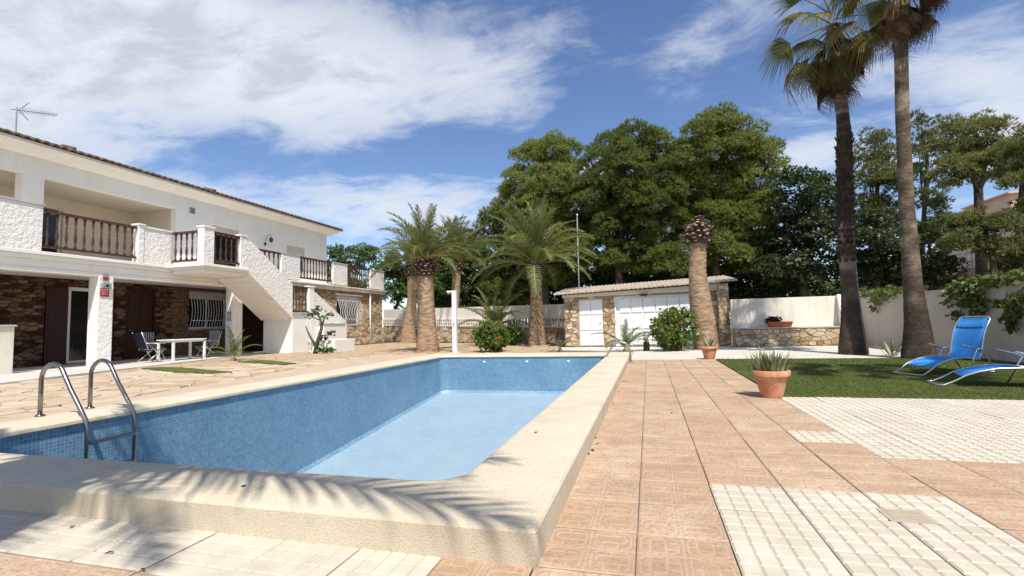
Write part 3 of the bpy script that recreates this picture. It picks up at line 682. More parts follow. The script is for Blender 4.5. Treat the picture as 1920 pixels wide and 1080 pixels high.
# upper floor
d0, d1 = on_x(398, 430, XU).y, on_x(451, 430, XU).y; w0, w1 = on_x(538, 460, XU).y, on_x(573, 465, XU).y
H_ud, H_uw = (d0, d1, 3.3, 5.62), (w0, w1, 4.1, 5.42)
uw = MB(); holed(uw, 'x', XU-.28, XU, 15.08, 24.6, 3.3, 6.5, (H_ud, H_uw)); uw.box(XU-.28, XU, 4, 15.08, 5.93, 6.5); uw.box(XU-.35, XU, 10.08, 10.62, 3.3, 5.93)
uw.box(-24, XU-.28, 24.32, 24.6, 3.3, 6.5); uw.box(XU-.28, XU, 4, 4.5, 3.3, 5.93)
uw.build('upper_wall', MAT['plaster'], villa)
lg = MB(); holed(lg, 'x', -20.6, -20.3, 4, 15.08, 3.3, 5.93, ((11.0, 12.6, 3.3, 5.5),)); lg.box(-20.3, XU-.283, 15.08, 15.3, 3.3, 5.93); lg.box(-20.3, XU-.003, 4, 15.08, 5.932, 6.2)
lg.build('loggia_wall', MAT['loggia'], villa)
ldr = MB(); ldr.box(-20.5, -20.44, 11.0, 11.06, 3.3, 5.5); ldr.box(-20.5, -20.44, 12.54, 12.6, 3.3, 5.5); ldr.box(-20.5, -20.44, 11.75, 11.83, 3.3, 5.5); ldo = ldr.build('loggia_door', MAT['white_paint'], villa)
MB().box(-20.48, -20.46, 11.06, 11.75, 3.32, 5.48).build('pane', MAT['dark_glass'], ldo); MB().box(-20.48, -20.46, 11.83, 12.54, 3.32, 5.48).build('pane', MAT['dark_glass'], ldo)
for (h, drop, nm) in ((H_ud, .42, 'terrace_door'), (H_uw, .75, 'window')):
    fr = MB(); fr.box(XU-.2, XU-.12, h[0], h[0]+.05, h[2], h[3]); fr.box(XU-.2, XU-.12, h[1]-.05, h[1], h[2], h[3]); fr.box(XU-.2, XU-.12, h[0]+.05, h[1]-.05, h[3]-.05, h[3]); fo = fr.build(nm, MAT['white_paint'], villa)
    MB().box(XU-.17, XU-.15, h[0]+.05, h[1]-.05, h[2]+.02, h[3]-.05).build('pane', MAT['dark_glass'], fo)
    ns_ = int(drop/.05)
    for k in range(ns_): MB().box(XU-.118, XU-.10, h[0]+.01, h[1]-.01, h[3]-(k+1)*.05+.004, h[3]-k*.05).build('shutter_slat', MAT['shutter'], fo)
    if nm == 'window': MB().box(XU-.1, XU+.05, h[0]-.05, h[1]+.05, h[2]-.05, h[2]-.002).build('sill', MAT['cap'], fo)
# soffit and tiled roof
MB().prism([(XU-.3, 6.502), (XU+.0, 6.502), (XU+.08, 6.47), (XU+.62, 6.68), (XU+.62, 6.77), (XU-.3, 6.77)], 'y', 3.9, 25.0).build('eaves', MAT['plaster'], villa)
rf = MB(); pitch = .235; y0_, y1_ = 3.9, 25.1; ny = int((y1_-y0_)/pitch*8)
xs = [XU+.74, XU+.3, -20, -23.2, -29.0]; zs = [6.80, 6.93, 7.48, 8.35, 6.8]
rows = []
for lay in (0, 1):
    for x, z in zip(xs, zs):
        rows.append([(x, y0_+(y1_-y0_)*k/ny, z+(.055*abs(math.sin(PI*(y0_+(y1_-y0_)*k/ny)/pitch)) if lay == 0 else -.05+.05*abs(math.sin(PI*(y0_+(y1_-y0_)*k/ny)/pitch)))) for k in range(ny+1)])
def strip(mb, A, B, flip=False):
    b = len(mb.v); n_ = len(A); mb.v += A+B
    for k in range(n_-1):
        f_ = (b+k, b+k+1, b+n_+k+1, b+n_+k); mb.f.append(f_[::-1] if flip else f_); mb.m.append(0)
for k in range(4): strip(rf, rows[k], rows[k+1])
strip(rf, rows[5], rows[0]); 
for k in range(4): strip(rf, rows[6+k], rows[5+k])
rfo = rf.build('roof', MAT['roof'], villa)
for yy in (10.95, 16.2):
    MB().tube([(XU+.70, yy, 6.87), (XU+.2, yy, 7.01)], .075, 10).build('vent_tile', MAT['roof'], rfo, True)
vg = MB().prism([(XU+.7, 6.72), (XU+.7, 6.85), (-23.2, 8.45), (-23.2, 8.1)], 'y', 25.1, 25.2).build('verge_tile', MAT['roof_pale'], rfo)
MB().prism([(XU, 6.5), (-23.2, 8.2), (-29, 6.5)], 'y', 24.4, 24.58).build('gable', MAT['plaster'], villa)
MB().box(-29, -24, 4, 24.4, 0, 6.5).build('rear_block', MAT['plaster'], villa)

# balustrades
def baluster_mesh(h):
    p = [(.042, 0), (.042, .07), (.022, .085), (.034, .11), (.020, .13), (.030, .20), (.043, .30), (.040, .38), (.024, .52), (.020, .60), (.033, .62), (.033, .645), (.020, .665), (.024, .74), (.042, .86), (.026, .905), (.042, .925), (.042, 1)]
    return MB().lathe([(r*.95, z*h) for r, z in p], 10).mesh('baluster', MAT['wood'], True)
BAL = baluster_mesh(.93); BAL2 = baluster_mesh(.86)
def balustrade(p0, p1, n, zb=3.42, zt=4.45, me=BAL):
    p0, p1 = Vector((p0[0], p0[1], 0)), Vector((p1[0], p1[1], 0)); d = (p1-p0).normalized(); s = Vector((-d.y, d.x, 0))*.045
    o = None
    for (z0, z1, k) in ((zt-.055, zt+.02, 1.25), (zb, zb+.06, 1)):
        mb = MB(); a, b = p0, p1; q = s*k
        mb.add([a-q+Vector((0, 0, z0)), b-q+Vector((0, 0, z0)), b+q+Vector((0, 0, z0)), a+q+Vector((0, 0, z0)), a-q+Vector((0, 0, z1)), b-q+Vector((0, 0, z1)), b+q+Vector((0, 0, z1)), a+q+Vector((0, 0, z1))], [(3, 2, 1, 0), (4, 5, 6, 7), (0, 1, 5, 4), (1, 2, 6, 5), (2, 3, 7, 6), (3, 0, 4, 7)])
        r_ = mb.build('bottom_rail' if o else 'balustrade', MAT['wood'], o or villa); o = o or r_
    for k in range(n):
        p = p0.lerp(p1, (k+.5)/n); link('baluster', me, o, Vector((p.x, p.y, zb+.055))-root_loc(villa), (0, 0, random.uniform(0, 3)), (1, 1, (zt-zb-.11)/(.93 if me == BAL else .86)))
XB = -15.97
balustrade((XB, 9.42), (XB, 11.98), 11); balustrade((-15.9, 13.22), (-14.68, 13.22), 5); balustrade((-14.48, 13.5), (-14.48, 14.66), 5)
balustrade((XB, 16.6), (XB, 18.5), 7); balustrade((XB, 19.78), (XB, 22.25), 11); balustrade((XB, 23.6), (XB, 25.85), 10)
balustrade((-14.5, 17.46), (-14.5, 18.46), 5, 1.72, 2.82, BAL)
def pier(y0, y1, top=4.52, x0=-16.14, x1=-15.9, cap=True, nm='parapet', z0=3.302):
    o = MB().box(x0, x1, y0, y1, z0, top).build(nm, MAT['rough_plaster'], villa, bevel=.012)
    if cap: MB().box(x0-.03, x1+.03, y0-.02, y1+.02, top+.002, top+.055).build('coping_cap', MAT['cap'] if y1-y0 > 1 else MAT['plaster'], o)
pier(4, 9.39, 4.56); pier(12.2, 13.16, 4.46); pier(12.0, 12.19, 4.52, -16.16, -15.88)
pier(18.52, 19.74, 4.46); pier(22.3, 23.56, 4.44); pier(25.9, 27.45, 4.42)
pier(13.07, 13.49, 4.54, -14.66, -14.38, nm='stair_post', z0=3.312); pier(14.66, 14.95, 4.5, -14.62, -14.4, nm='stair_post', z0=3.312)
# outside stairs
st = MB(); st.prism([(14.953, 3.2), (14.953, 4.46), (15.0, 4.46), (17.44, 2.89), (17.44, 1.45)], 'x', -14.6, -14.41)
sto = st.build('staircase', MAT['rough_plaster'], villa, bevel=.01)
MB().prism([(14.9, 3.018), (15.05, 3.018), (17.3, 1.40), (17.44, 1.40), (17.44, 1.66), (15.1, 3.19), (14.9, 3.19)], 'x', -15.88, -14.605).build('flight', MAT['plaster'], sto)
for k in range(9): MB().box(-15.85, -14.62, 15.05+k*.265, 15.33+k*.265, 3.0-k*.183, 3.12-k*.183).build('step', MAT['concrete'], sto)
MB().box(-15.9, -14.42, 17.445, 18.6, 0, 1.64).build('landing_wall', MAT['plaster'], sto, bevel=.01)
MB().box(-15.9, -14.36, 17.40, 18.63, 1.642, 1.70).build('landing_cap', MAT['cap'], sto)
MB().box(-14.62, -14.38, 18.46, 18.78, 1.702, 2.84).build('newel_post', MAT['plaster'], sto, bevel=.01); MB().box(-14.65, -14.35, 18.43, 18.81, 2.842, 2.9).build('newel_cap', MAT['plaster'], sto)
MB().prism([(18.605, 0), (18.605, 1.63), (18.785, 1.63), (18.785, 2.7), (21.3, 1.3), (21.3, 0)], 'x', -14.6, -14.41).build('lower_parapet', MAT['rough_plaster'], sto, bevel=.01)
for k in range(8): MB().box(-15.85, -14.61, 18.62+k*.30, 18.95+k*.30, 0, 1.5-k*.19).build('step', MAT['concrete'], sto)
ba, bb_ = on_x(607, 606, -14.12).y, on_x(648, 606, -14.12).y
MB().box(-14.405, -14.12, ba, bb_, 0, 1.17).build('bench_block', MAT['plaster'], sto, bevel=.012); MB().box(-14.404, -14.09, ba-.03, bb_+.03, 1.172, 1.22).build('block_cap', MAT['cap'], sto)
MB().box(-13.7, -12.4, 17.5, 18.9, 0, .52).build('bench_block', MAT['plaster'], sto, bevel=.012)

# things fixed on the villa
def plate(nm, label, cat, u0, u1, v0, v1, x, mat, thick=.02, group=None):
    a, b = on_x(u0, v1, x), on_x(u1, v0, x); y0, y1, z0, z1 = a.y, b.y, a.z, b.z
    t = thing(nm, label, cat, (x+.004, (y0+y1)/2, z0), group=group)
    MB().box(x+.004, x+.004+thick, y0, y1, z0, z1).build('panel', mat, t, bevel=.004)
    return t, y0, y1, z0, z1
t, y0, y1, z0, z1 = plate('wall_sign', 'red rectangular alarm notice below the grey siren box on the porch column', 'sign', 187, 204, 541, 556, XF, MAT['red_plate'])
for k, (a, b, h) in enumerate(((.1, .9, .04), (.15, .85, .02), (.2, .8, .02), (.1, .9, .05))):
    zz = z0+(z1-z0)*(.78-.19*k); MB().box(XF+.0245, XF+.026, y0+(y1-y0)*a, y0+(y1-y0)*b, zz, zz+h*.6).build('print_line', MAT['white_paint'] if k != 3 else MAT['grey_plate'], t)
t, y0, y1, z0, z1 = plate('alarm_siren', 'grey alarm siren box above the red notice on the porch column', 'alarm', 189, 205, 531.5, 540.5, XF, MAT['grey_plate'], .09)
MB().box(XF+.0945, XF+.10, y0+(y1-y0)*.35, y0+(y1-y0)*.65, z0+(z1-z0)*.3, z0+(z1-z0)*.7).build('lens', MAT['dark_glass'], t)
t, y0, y1, z0, z1 = plate('wall_sign', 'small red and grey plate topmost on the porch column', 'sign', 192, 203, 513.5, 526, XF, MAT['grey_plate'])
MB().box(XF+.0245, XF+.027, y0+.01, y1-.01, z0+.02, z0+(z1-z0)*.5).build('print_line', MAT['red_plate'], t)
p = on_y(430, 593, 15.93)
t = thing('wall_sign', 'small grey square plate on the white column under the stairs', 'sign', (p.x, 15.926, p.z-.18)); MB().box(p.x-.09, p.x+.09, 15.9, 15.926, p.z-.18, p.z+.18).build('panel', MAT['grey_plate'], t, bevel=.004)
MB().box(p.x-.055, p.x+.055, 15.896, 15.899, p.z-.12, p.z+.12).build('print_line', MAT['cap'], t)
p = on_x(360, 395, XU)
t = thing('wall_vent', 'square grey vent grille high on the white upper wall', 'vent', (XU+.004, p.y, p.z-.13)); MB().box(XU+.004, XU+.02, p.y-.13, p.y+.13, p.z-.13, p.z+.13).build('frame', MAT['cap'], t)
for k in range(6): MB().box(XU+.0205, XU+.035, p.y-.10, p.y+.10, p.z-.10+k*.036, p.z-.083+k*.036).build('slat', MAT['grey_metal'], t)
p = on_x(497, 448, XU)
t = thing('wall_lantern', 'black wrought iron lantern on scrolled bracket on the upper wall', 'lamp', (XU+.004, p.y, p.z-.25))
MB().lathe([(.07, 0), (.07, .02), (.04, .03)], 12, (0, 0, 0)).build('back_plate', MAT['dark_metal'], t, local=True).rotation_euler = (0, R(90), 0)
MB().tube([(XU+.02, p.y, p.z-.1), (XU+.15, p.y, p.z+.16), (XU+.28, p.y, p.z+.2), (XU+.36, p.y, p.z+.1)], .012, 6).build('bracket', MAT['dark_metal'], t)
lb = MB().lathe([(.03, 0), (.075, .02), (.095, .17), (.11, .18), (.03, .25), (.01, .28)], 6, (XU+.36, p.y, p.z-.2)).build('lantern', MAT['dark_metal'], t)
# aerial on the roof
am = Vector((-20.4, 0, 0)); q0, q1 = on_x(29, 256, am.x), on_x(31, 206, am.x)
an = thing('roof_aerial', 'thin television aerial with long yagi boom standing on the villa roof', 'antenna', (am.x, q0.y, 7.58))
MB().tube([(am.x, q0.y, 7.58), (am.x, q0.y, q1.z+.1)], .022, 6).build('mast', MAT['grey_metal'], an)
b0 = Vector((am.x, q0.y, q1.z)); b1 = on_x(107, 216, am.x); bd_ = (b1-b0).normalized()
bo = MB().tube([b0-bd_*.15, b1], .013, 5).build('boom', MAT['grey_metal'], an)
for k in range(13):
    c = b0.lerp(b1, .12+.07*k); h = Vector((.10, .0, .06)) if k > 2 else Vector((.13, 0, .09)); MB().tube([c-h, c+h], .007, 4).build('element', MAT['grey_metal'], bo)
for s in (-1, 1): MB().tube([b0+bd_*.05, b0+bd_*.35+Vector((0, 0, .32*s))], .012, 4).build('reflector', MAT['grey_metal'], an)
# ---------------------------------------------------------------- garage, walls, fence, far buildings
GYF = 19.8
gar = thing('garage', 'low stone garage with white panelled doors and pale tiled roof', 'garage', (-.2, GYF, 0))
HD, HG = (-2.69, -1.73, 0, 1.89), (-1.21, 1.66, 0, 1.95)
gw = MB(); holed(gw, 'y', GYF, GYF+.3, -3.28, 2.85, 0, 2.02, (HD, HG)); gw.box(-3.28, -2.98, GYF+.3, 25, 0, 2.02); gw.box(2.55, 2.85, GYF+.3, 25, 0, 2.02)
gwo = gw.build('wall', MAT['mortar_light'], gar)
stones(gwo, cells(-3.27, 2.84, .02, 2.0, .23, .17, .85, 31, True, None, (HD, HG)), .045, .014, lambda a, b, d: (a, GYF-d, b), MAT['stone'], 290, None, .014, 7, flip=True)
MB().prism([(-3.34, 1.98), (2.92, 2.05), (2.92, 2.30), (-3.34, 2.08)], 'y', GYF-.075, GYF+.0-.001).build('lintel', MAT['cream_plaster'], gar)
sdx = MB().box(HD[0], HD[1], GYF+.02, GYF+.06, .0, 1.89).build('side_door', MAT['white_paint'], gar)
for i in range(2):
    for j in range(3):
        a = HD[0]+.02+i*.475; z = .04+j*.62; MB().box(a, a+.445, GYF-.02, GYF+.019, z, z+.57).build('panel', MAT['white_paint'], sdx, bevel=.014)
MB().tube([(-1.80, GYF-.01, .95), (-1.80, GYF-.05, .95), (-1.9, GYF-.05, .95)], .012, 6).build('handle', MAT['grey_metal'], sdx)
gd = MB().box(HG[0], HG[1], GYF+.02, GYF+.06, 0, 1.95).build('garage_door', MAT['white_paint'], gar)
MB().box(HG[0]-.06, HG[0], GYF-.05, GYF+.02, 0, 1.95).build('door_jamb', MAT['white_paint'], gar)
for i in range(6):
    for j in range(3):
        a = HG[0]+.14+i*.452; z = .05+j*.63; MB().box(a, a+.415, GYF-.02, GYF+.019, z, z+.565).build('panel', MAT['white_paint'], gd, bevel=.016)
rf = MB(); pitch = .17; x0_, x1_ = -3.62, 3.2; ny = int((x1_-x0_)/pitch*8); rr = []
def gz(x): return 2.13+(x+3.4)/6.5*.25
for lay in (0, 1):
    for (y, dz) in ((GYF-.42, 0), (GYF-.1, .06), (22.5, .42), (25.3, .1)):
        rr.append([(x0_+(x1_-x0_)*k/ny, y, gz(x0_+(x1_-x0_)*k/ny)+dz+.024*abs(math.sin(PI*(x0_+(x1_-x0_)*k/ny)/pitch))-(.05 if lay else 0)) for k in range(ny+1)])
for k in range(3): strip(rf, rr[k], rr[k+1], True)
strip(rf, rr[4], rr[0], True)
for k in range(3): strip(rf, rr[5+k], rr[4+k], True)
rf.build('roof', MAT['roof_pale'], gar)
p = on_y(1207, 553, GYF-.1)
gl = thing('wall_lamp', 'small dark bulkhead lamp above the white garage door', 'lamp', (p.x, GYF-.08, p.z-.04)); MB().box(p.x-.13, p.x+.13, GYF-.13, GYF-.078, p.z-.04, p.z+.05).build('housing', MAT['dark_metal'], gl, bevel=.015); MB().box(p.x-.1, p.x+.1, GYF-.15, GYF-.131, p.z-.02, p.z+.03).build('glass', MAT['dark_glass'], gl)
# rough stone buttress at the right end of the garage
pl = thing('stone_pillar', 'rough pale stone pillar closing the right end of the garage', 'pillar', (2.7, 19.5, 0))
plc = MB().box(2.52, 2.86, 19.42, 19.74, 0, 2.2).build('core', MAT['mortar_light'], pl)
stones(plc, cells(2.5, 2.88, .02, 2.2, .19, .15, .6, 41), .045, .010, lambda a, b, d: (a, 19.42-d, b), MAT['stone'], 60, None, .012, 8, flip=True)
# back wall with planting ledge
bw = thing('back_wall', 'cream rendered wall above a low stone ledge behind the lawn', 'wall', (4.6, 19.1, 0))
MB().box(2.87, 6.75, 19.05, 19.25, .0, 1.66).build('upper_wall', MAT['cream_plaster'], bw, bevel=.01)
lg_ = MB().box(2.87, 6.5, 18.62, 19.045, 0, .60).build('ledge', MAT['mortar_light'], bw)
stones(lg_, cells(2.89, 6.48, .01, .58, .23, .13, .85, 51), .045, .012, lambda a, b, d: (a, 18.62-d, b), MAT['stone'], 120, None, .014, 9, flip=True)
MB().box(2.87, 6.5, 18.56, 19.045, .602, .64).build('ledge_cap', MAT['cap'], bw)
MB().prism([(18.55, .642), (18.9, .642), (19.04, 1.7), (18.95, 1.7)], 'x', 6.2, 6.48).build('buttress', MAT['plaster'], bw)
rw = thing('side_wall', 'long bare grey rendered boundary wall with climbers along the right of the lawn', 'wall', (6.95, 12, 0))
MB().box(6.82, 7.05, -1.5, 19.3, 0, 1.5).build('render', MAT['grey_plaster'], rw)
MB().box(6.79, 7.08, -1.5, 19.3, 1.502, 1.55).build('coping_cap', MAT['grey_plaster'], rw)
# boundary fence behind the palms: stone base, breeze block band, plaster top
A, B = Vector((-17.6, 30.3, 0)), Vector((-3.3, 22.2, 0)); FL = (B-A).length; fd = (B-A).normalized(); fn = Vector((fd.y, -fd.x, 0))
fe = thing('boundary_fence', 'cream boundary wall with a band of pierced white breeze blocks on a stone base', 'fence', (A.x, A.y, 0))
def zl(z0, z1, t): return z0+(z1-z0)*t
def FP(a, b, d, za=None): # along, height fraction handled outside
    q = A+fd*a+fn*d; return (q.x, q.y, b)
def fence_strip(mb, a0, a1, zb, zt, d0, d1):
    for k in range(12):
        s, e = a0+(a1-a0)*k/12, a0+(a1-a0)*(k+1)/12; P = []
        for a in (s, e):
            t = a/FL
            for z in (zl(*zb, t), zl(*zt, t)):
                for d in (d0, d1): P.append(FP(a, z, d))
        mb.add(P, [(0, 4, 6, 2), (1, 3, 7, 5), (2, 6, 7, 3), (0, 1, 5, 4), (0, 2, 3, 1), (4, 5, 7, 6)])
fb = MB(); fence_strip(fb, 0, FL, (0, 0), (1.02, .73), -.2, 0); fbo = fb.build('stone_base', MAT['mortar_light'], fe)
stones(fbo, [r for r in cells(.05, FL-.05, .01, 1.0, .42, .26, .85, 61, True) if r[0][1] < zl(.95, .66, r[0][0]/FL)], .05, .016, lambda a, b, d: FP(a, min(b, zl(1.0, .71, a/FL)), d), MAT['stone'], 200, None, .016, 10, flip=False)
ft = MB(); fence_strip(ft, 0, FL, (1.56, 1.22), (2.18, 1.82), -.17, -.01); ft.build('plaster_band', MAT['far_white'], fe)
fr_ = MB(); fence_strip(fr_, 0, FL, (1.50, 1.165), (1.558, 1.218), -.2, .03); fence_strip(fr_, 0, FL, (1.022, .732), (1.06, .77), -.2, .03); fr_.build('rail', MAT['far_white'], fe)
bb = MB(); bsz = .41; bh = .425
for i in range(3): x = i*(bsz-.05)/2; bb.box(x, x+.05, -.09, 0, 0, bh)
for i in range(2):
    for j in range(3): z = j*(bh-.05)/2; bb.box(i*(bsz-.05)/2+.05, (i+1)*(bsz-.05)/2, -.088, -.002, z, z+.05)
BBM = bb.mesh('breeze_block', MAT['far_white'])
nb = int(FL/(bsz+.012)); ang = math.atan2(fd.y, fd.x)
for k in range(nb):
    a = .02+k*(bsz+.012); q = FP(a, zl(1.065, .775, a/FL), -.03); link('breeze_block', BBM, fe, Vector(q)-root_loc(fe), (0, 0, ang))
# far buildings
def far_house(nm, label, p0, w, dpt, h, wall, roof, wins):
    t = thing(nm, label, 'building', p0); x, y, z = p0
    wl = MB().box(x-w/2, x+w/2, y, y+dpt, z, z+h).build('wall', wall, t)
    MB().prism([(x-w/2-.4, z+h+.01), (x+w/2+.4, z+h+.01), (x+w/2+.4, z+h+.2), (x, z+h+(.2+.22*w if roof else .35)), (x-w/2-.4, z+h+.2)], 'y', y-.5, y+dpt+.5).build('roof', roof or wall, t)
    for (a, b, ww, hh) in wins:
        wo = MB().box(x+a, x+a+ww, y-.06, y-.005, z+b, z+b+hh).build('window', MAT['far_white'], t); MB().box(x+a+.1, x+a+ww-.1, y-.075, y-.061, z+b+.1, z+b+hh-.1).build('pane', MAT['dark_glass'], wo)
    return t
p = on_y(1896, 470, 70); p.x += 2.4
t = far_house('apartment_block', 'tall peach coloured apartment block beyond the umbrella pine', (on_y(1896, 470, 70).x+3.9, 70, -.05), 7, 8, on_y(1905, 362, 70).z, MAT['far_wall'], None, [(-3, 3+3*k, 1.1, 1.5) for k in range(4)]+[(-1, 3+3*k, 1.1, 1.5) for k in range(4)]+[(1.2, 3+3*k, 1.1, 1.5) for k in range(4)])
for k in range(4): MB().box(p.x-2.2, p.x+1, 68.9, 69.99, 2.6+3*k, 3.4+3*k).build('balcony', MAT['far_white'], t)
p = on_y(1836, 400, 78)
far_house('far_building', 'orange rendered house end glimpsed left of the umbrella pine trunk', (p.x, 78, -.05), 1.3, 6, on_y(1836, 392, 78).z, MAT['far_wall'], None, [(-.5, 6, 1.0, 1.6)])
p = on_y(1800, 510, 34)
t = far_house('neighbour_house', 'pale terrace wall with white pierced balustrade seen under the pines', (p.x, 34, -.05), 7.5, 4, on_y(1800, 516, 34).z+.05, MAT['far_wall'], None, [(-1, .6, 1.2, 1.2)])
zt = on_y(1800, 516, 34).z+.42
q = MB(); q.box(p.x-3.7, p.x+3.7, 33.55, 33.7, zt+.75, zt+.88); bo_ = q.build('terrace_rail', MAT['far_white'], t)
MB().box(p.x-3.7, p.x+3.7, 33.5, 33.75, zt-.1, zt+.0).build('terrace_edge', MAT['far_white'], t)
BM3 = MB().lathe([(.09, 0), (.06, .1), (.12, .3), (.05, .6), (.09, .76)], 8).mesh('baluster', MAT['far_white'], True)
for k in range(26): link('baluster', BM3, bo_, Vector((p.x-3.6+k*.288, 33.62, zt))-root_loc(t))
p = on_y(838, 560, 48)
far_house('far_house', 'white bungalow with grey gabled roof glimpsed between the palm trunks', (p.x-.5, 48, -.05), 4.5, 6, on_y(838, 566, 48).z, MAT['far_white'], MAT['cap'], [(-1.2, .9, .9, 1.2), (.6, .9, .9, 1.2)])
# slender pole
q0 = on_y(1085, 545, 26)
up_ = thing('utility_pole', 'slender grey metal pole rising behind the garage in front of the pines', 'pole', (q0.x, 26, -.05))
q1 = on_y(1082, 405, 26)
MB().tube([(q0.x, 26, -.05), (q1.x, 26, q1.z)], [.042, .028], 8).build('mast', MAT['grey_plate'], up_, True)
MB().lathe([(.05, 0), (.06, .03), (.02, .12)], 8, (q1.x, 26, q1.z+.002)).build('finial', MAT['grey_metal'], up_)
# ---------------------------------------------------------------- palms
def bark_trunk(ctrl, rows, n=30, amp=.03, kind='ring', seed=0, step=.085):
    """ctrl: list of (x,y,z,r); a trunk with leaf scar relief"""
    c = np.array(ctrl, float); z = c[:, 2]; Zs = np.linspace(z[0], z[-1], rows); rd = np.random.default_rng(seed); mb = MB()
    # smooth centreline
    def ci(k): 
        t = (Zs-z[0])/(z[-1]-z[0]); kn = (z-z[0])/(z[-1]-z[0]); v = np.interp(t, kn, c[:, k])
        if rows > 12: 
            ker = np.ones(7)/7; vp = np.concatenate([np.full(3, v[0]), v, np.full(3, v[-1])]); v = np.convolve(vp, ker, 'valid')
        return v
    X, Y, Rr = ci(0), ci(1), ci(3); vs = []
    for i, zz in enumerate(Zs):
        for j in range(n):
            a = 2*PI*j/n
            if kind == 'ring': q = 1+amp*(((zz/step+.5*math.sin(3*a+zz)+.3*math.sin(7*a)) % 1)-.5)+amp*.5*rd.normal()
            elif kind == 'scale': q = 1+amp*(abs(math.sin(5.5*a+zz*9))*abs(math.sin(5.5*a-zz*9))-.3)*1.6+amp*.3*rd.normal()
            else: q = 1+amp*.6*rd.normal()+amp*math.sin(zz*31+2*math.sin(2*a))
            vs.append((X[i]+Rr[i]*q*math.cos(a), Y[i]+Rr[i]*q*math.sin(a), zz))
    fs = [(i*n+j, i*n+(j+1) % n, (i+1)*n+(j+1) % n, (i+1)*n+j) for i in range(rows-1) for j in range(n)]+[tuple(range((rows-1)*n, rows*n))]
    return mb.add(vs, fs)
def frond_mesh(L, a0, bend, nl=46, seed=0, lf=.46):
    rd = random.Random(seed); mb = MB(); K = 14; pts = [Vector((0, 0, 0))]
    for k in range(K):
        t = (k+.5)/K; a = R(a0-bend*t**1.25); pts.append(pts[-1]+Vector((math.cos(a), rd.uniform(-.03, .03), math.sin(a)))*L/K)
    mb.tube(pts, [.030*(1-.85*k/K) for k in range(K+1)], 5); mb.mi = 1
    for i in range(nl):
        t = .12+.88*i/(nl-1); f = t*K; k = min(K-1, int(f)); p = pts[k].lerp(pts[k+1], f-k); tg = (pts[k+1]-pts[k]).normalized()
        up = Vector((-tg.z, 0, tg.x)); ll = lf*(math.sin(PI*min(1, .16+.80*t))**.6)*rd.uniform(.85, 1.1)*L/2.5
        for s in (-1, 1):
            phi = R(62-36*t+rd.uniform(-8, 8)); d = (tg*math.cos(phi)+Vector((0, s, 0))*math.sin(phi)+up*rd.uniform(.1, .45)).normalized()
            m1 = p+d*ll*.55; tip = p+d*ll+Vector((0, 0, -.22*ll*rd.uniform(.4, 1.3))); w = tg*.021
            mb.add([p-w, p+w, m1+w*.9, m1-w*.9, tip], [(0, 1, 2, 3), (3, 2, 4)])
    return mb.mesh('frond', [MAT['rachis'], MAT['frond']])
FR = {}
for a0, bend in ((84, 25), (70, 52), (55, 72), (38, 80), (20, 75), (2, 62), (-18, 45)):
    FR[a0] = [frond_mesh(2.5, a0, bend+s*7, 46, a0*7+s) for s in (0, 1)]
def add_fronds(t, base, n, L, classes, rot0=0., rscale=.12):
    off = root_loc(t); g = 2.39996; k = 0
    for a0, cnt in classes:
        for i in range(cnt):
            me = random.choice(FR[a0]); az = rot0+k*g+random.uniform(-.25, .25); k += 1; s = L/2.5*random.uniform(.88, 1.08)
            c = Vector(base)+Vector((math.cos(az), math.sin(az), 0))*rscale*(1-a0/100)+Vector((0, 0, a0*.0025))-off
            link('frond', me, t, c, (random.uniform(-.2, .2), random.uniform(-.08, .08), az), (s, s, s))
def stub_collar(t, c, r, h, rows, per, mat=None, up=25, size=(.085, .05, .20)):
    mb = MB(); off = 0
    for i in range(rows):
        f = i/max(1, rows-1); rr = r*(.80+.42*math.sin(PI*(.18+.72*f)))*.82; z = c[2]+h*f; off += .5
        for j in range(per):
            a = 2*PI*(j+off)/per+random.uniform(-.14, .14); e = R(up+20*f+random.uniform(-10, 10))
            d = Vector((math.cos(a)*math.cos(e), math.sin(a)*math.cos(e), math.sin(e))); s = Vector((-math.sin(a), math.cos(a), 0)); n_ = d.cross(s)
            p = Vector((c[0], c[1], z))+Vector((math.cos(a), math.sin(a), 0))*(rr-size[2]*.6); l = size[2]*random.uniform(.6, 1.35)
            w0, w1, t0, t1 = size[0]*.8, size[0]*.55, size[1]*.8, size[1]*.45
            V = [p+s*w0+n_*t0, p-s*w0+n_*t0, p-s*w0-n_*t0, p+s*w0-n_*t0]; q = p+d*l
            V += [q+s*w1+n_*t1, q-s*w1+n_*t1, q-s*w1-n_*t1, q+s*w1-n_*t1]
            mb.mi = 0; mb.add(V, [(0, 1, 5, 4), (1, 2, 6, 5), (2, 3, 7, 6), (3, 0, 4, 7)]); mb.mi = 1; mb.add(V[4:], [(0, 1, 2, 3)])
    mb.mi = 0
    mb.lathe([(r*.62, -.03), (r*.80, h*.35), (r*.80, h*.7), (r*.5, h+.05), (.02, h+.1)], 16, c)
    tag(mb.build('leaf_base_collar', [MAT['stub'], MAT['stub_end']], t), kind='stuff')
def date_palm(label, base, ctrl, collar, L, classes, group='date palms round the pool', rot0=0., nm='date_palm'):
    t = thing(nm, label, 'palm tree', base, group=group)
    bark_trunk(ctrl, max(24, int((ctrl[-1][2]-ctrl[0][2])/.035)), 30, .045, 'ring', int(base[0]*10) & 255, .10).build('trunk', MAT['trunk_palm'], t, True)
    if collar: stub_collar(t, *collar)
    top = (collar[0][0], collar[0][1], collar[0][2]+collar[2]) if collar else ctrl[-1][:3]
    if classes: add_fronds(t, top, 0, L, classes, rot0)
    return t
FULL = [(84, 6), (70, 9), (55, 10), (38, 9), (20, 5)]
p = (-8.12, 17.2, 0)
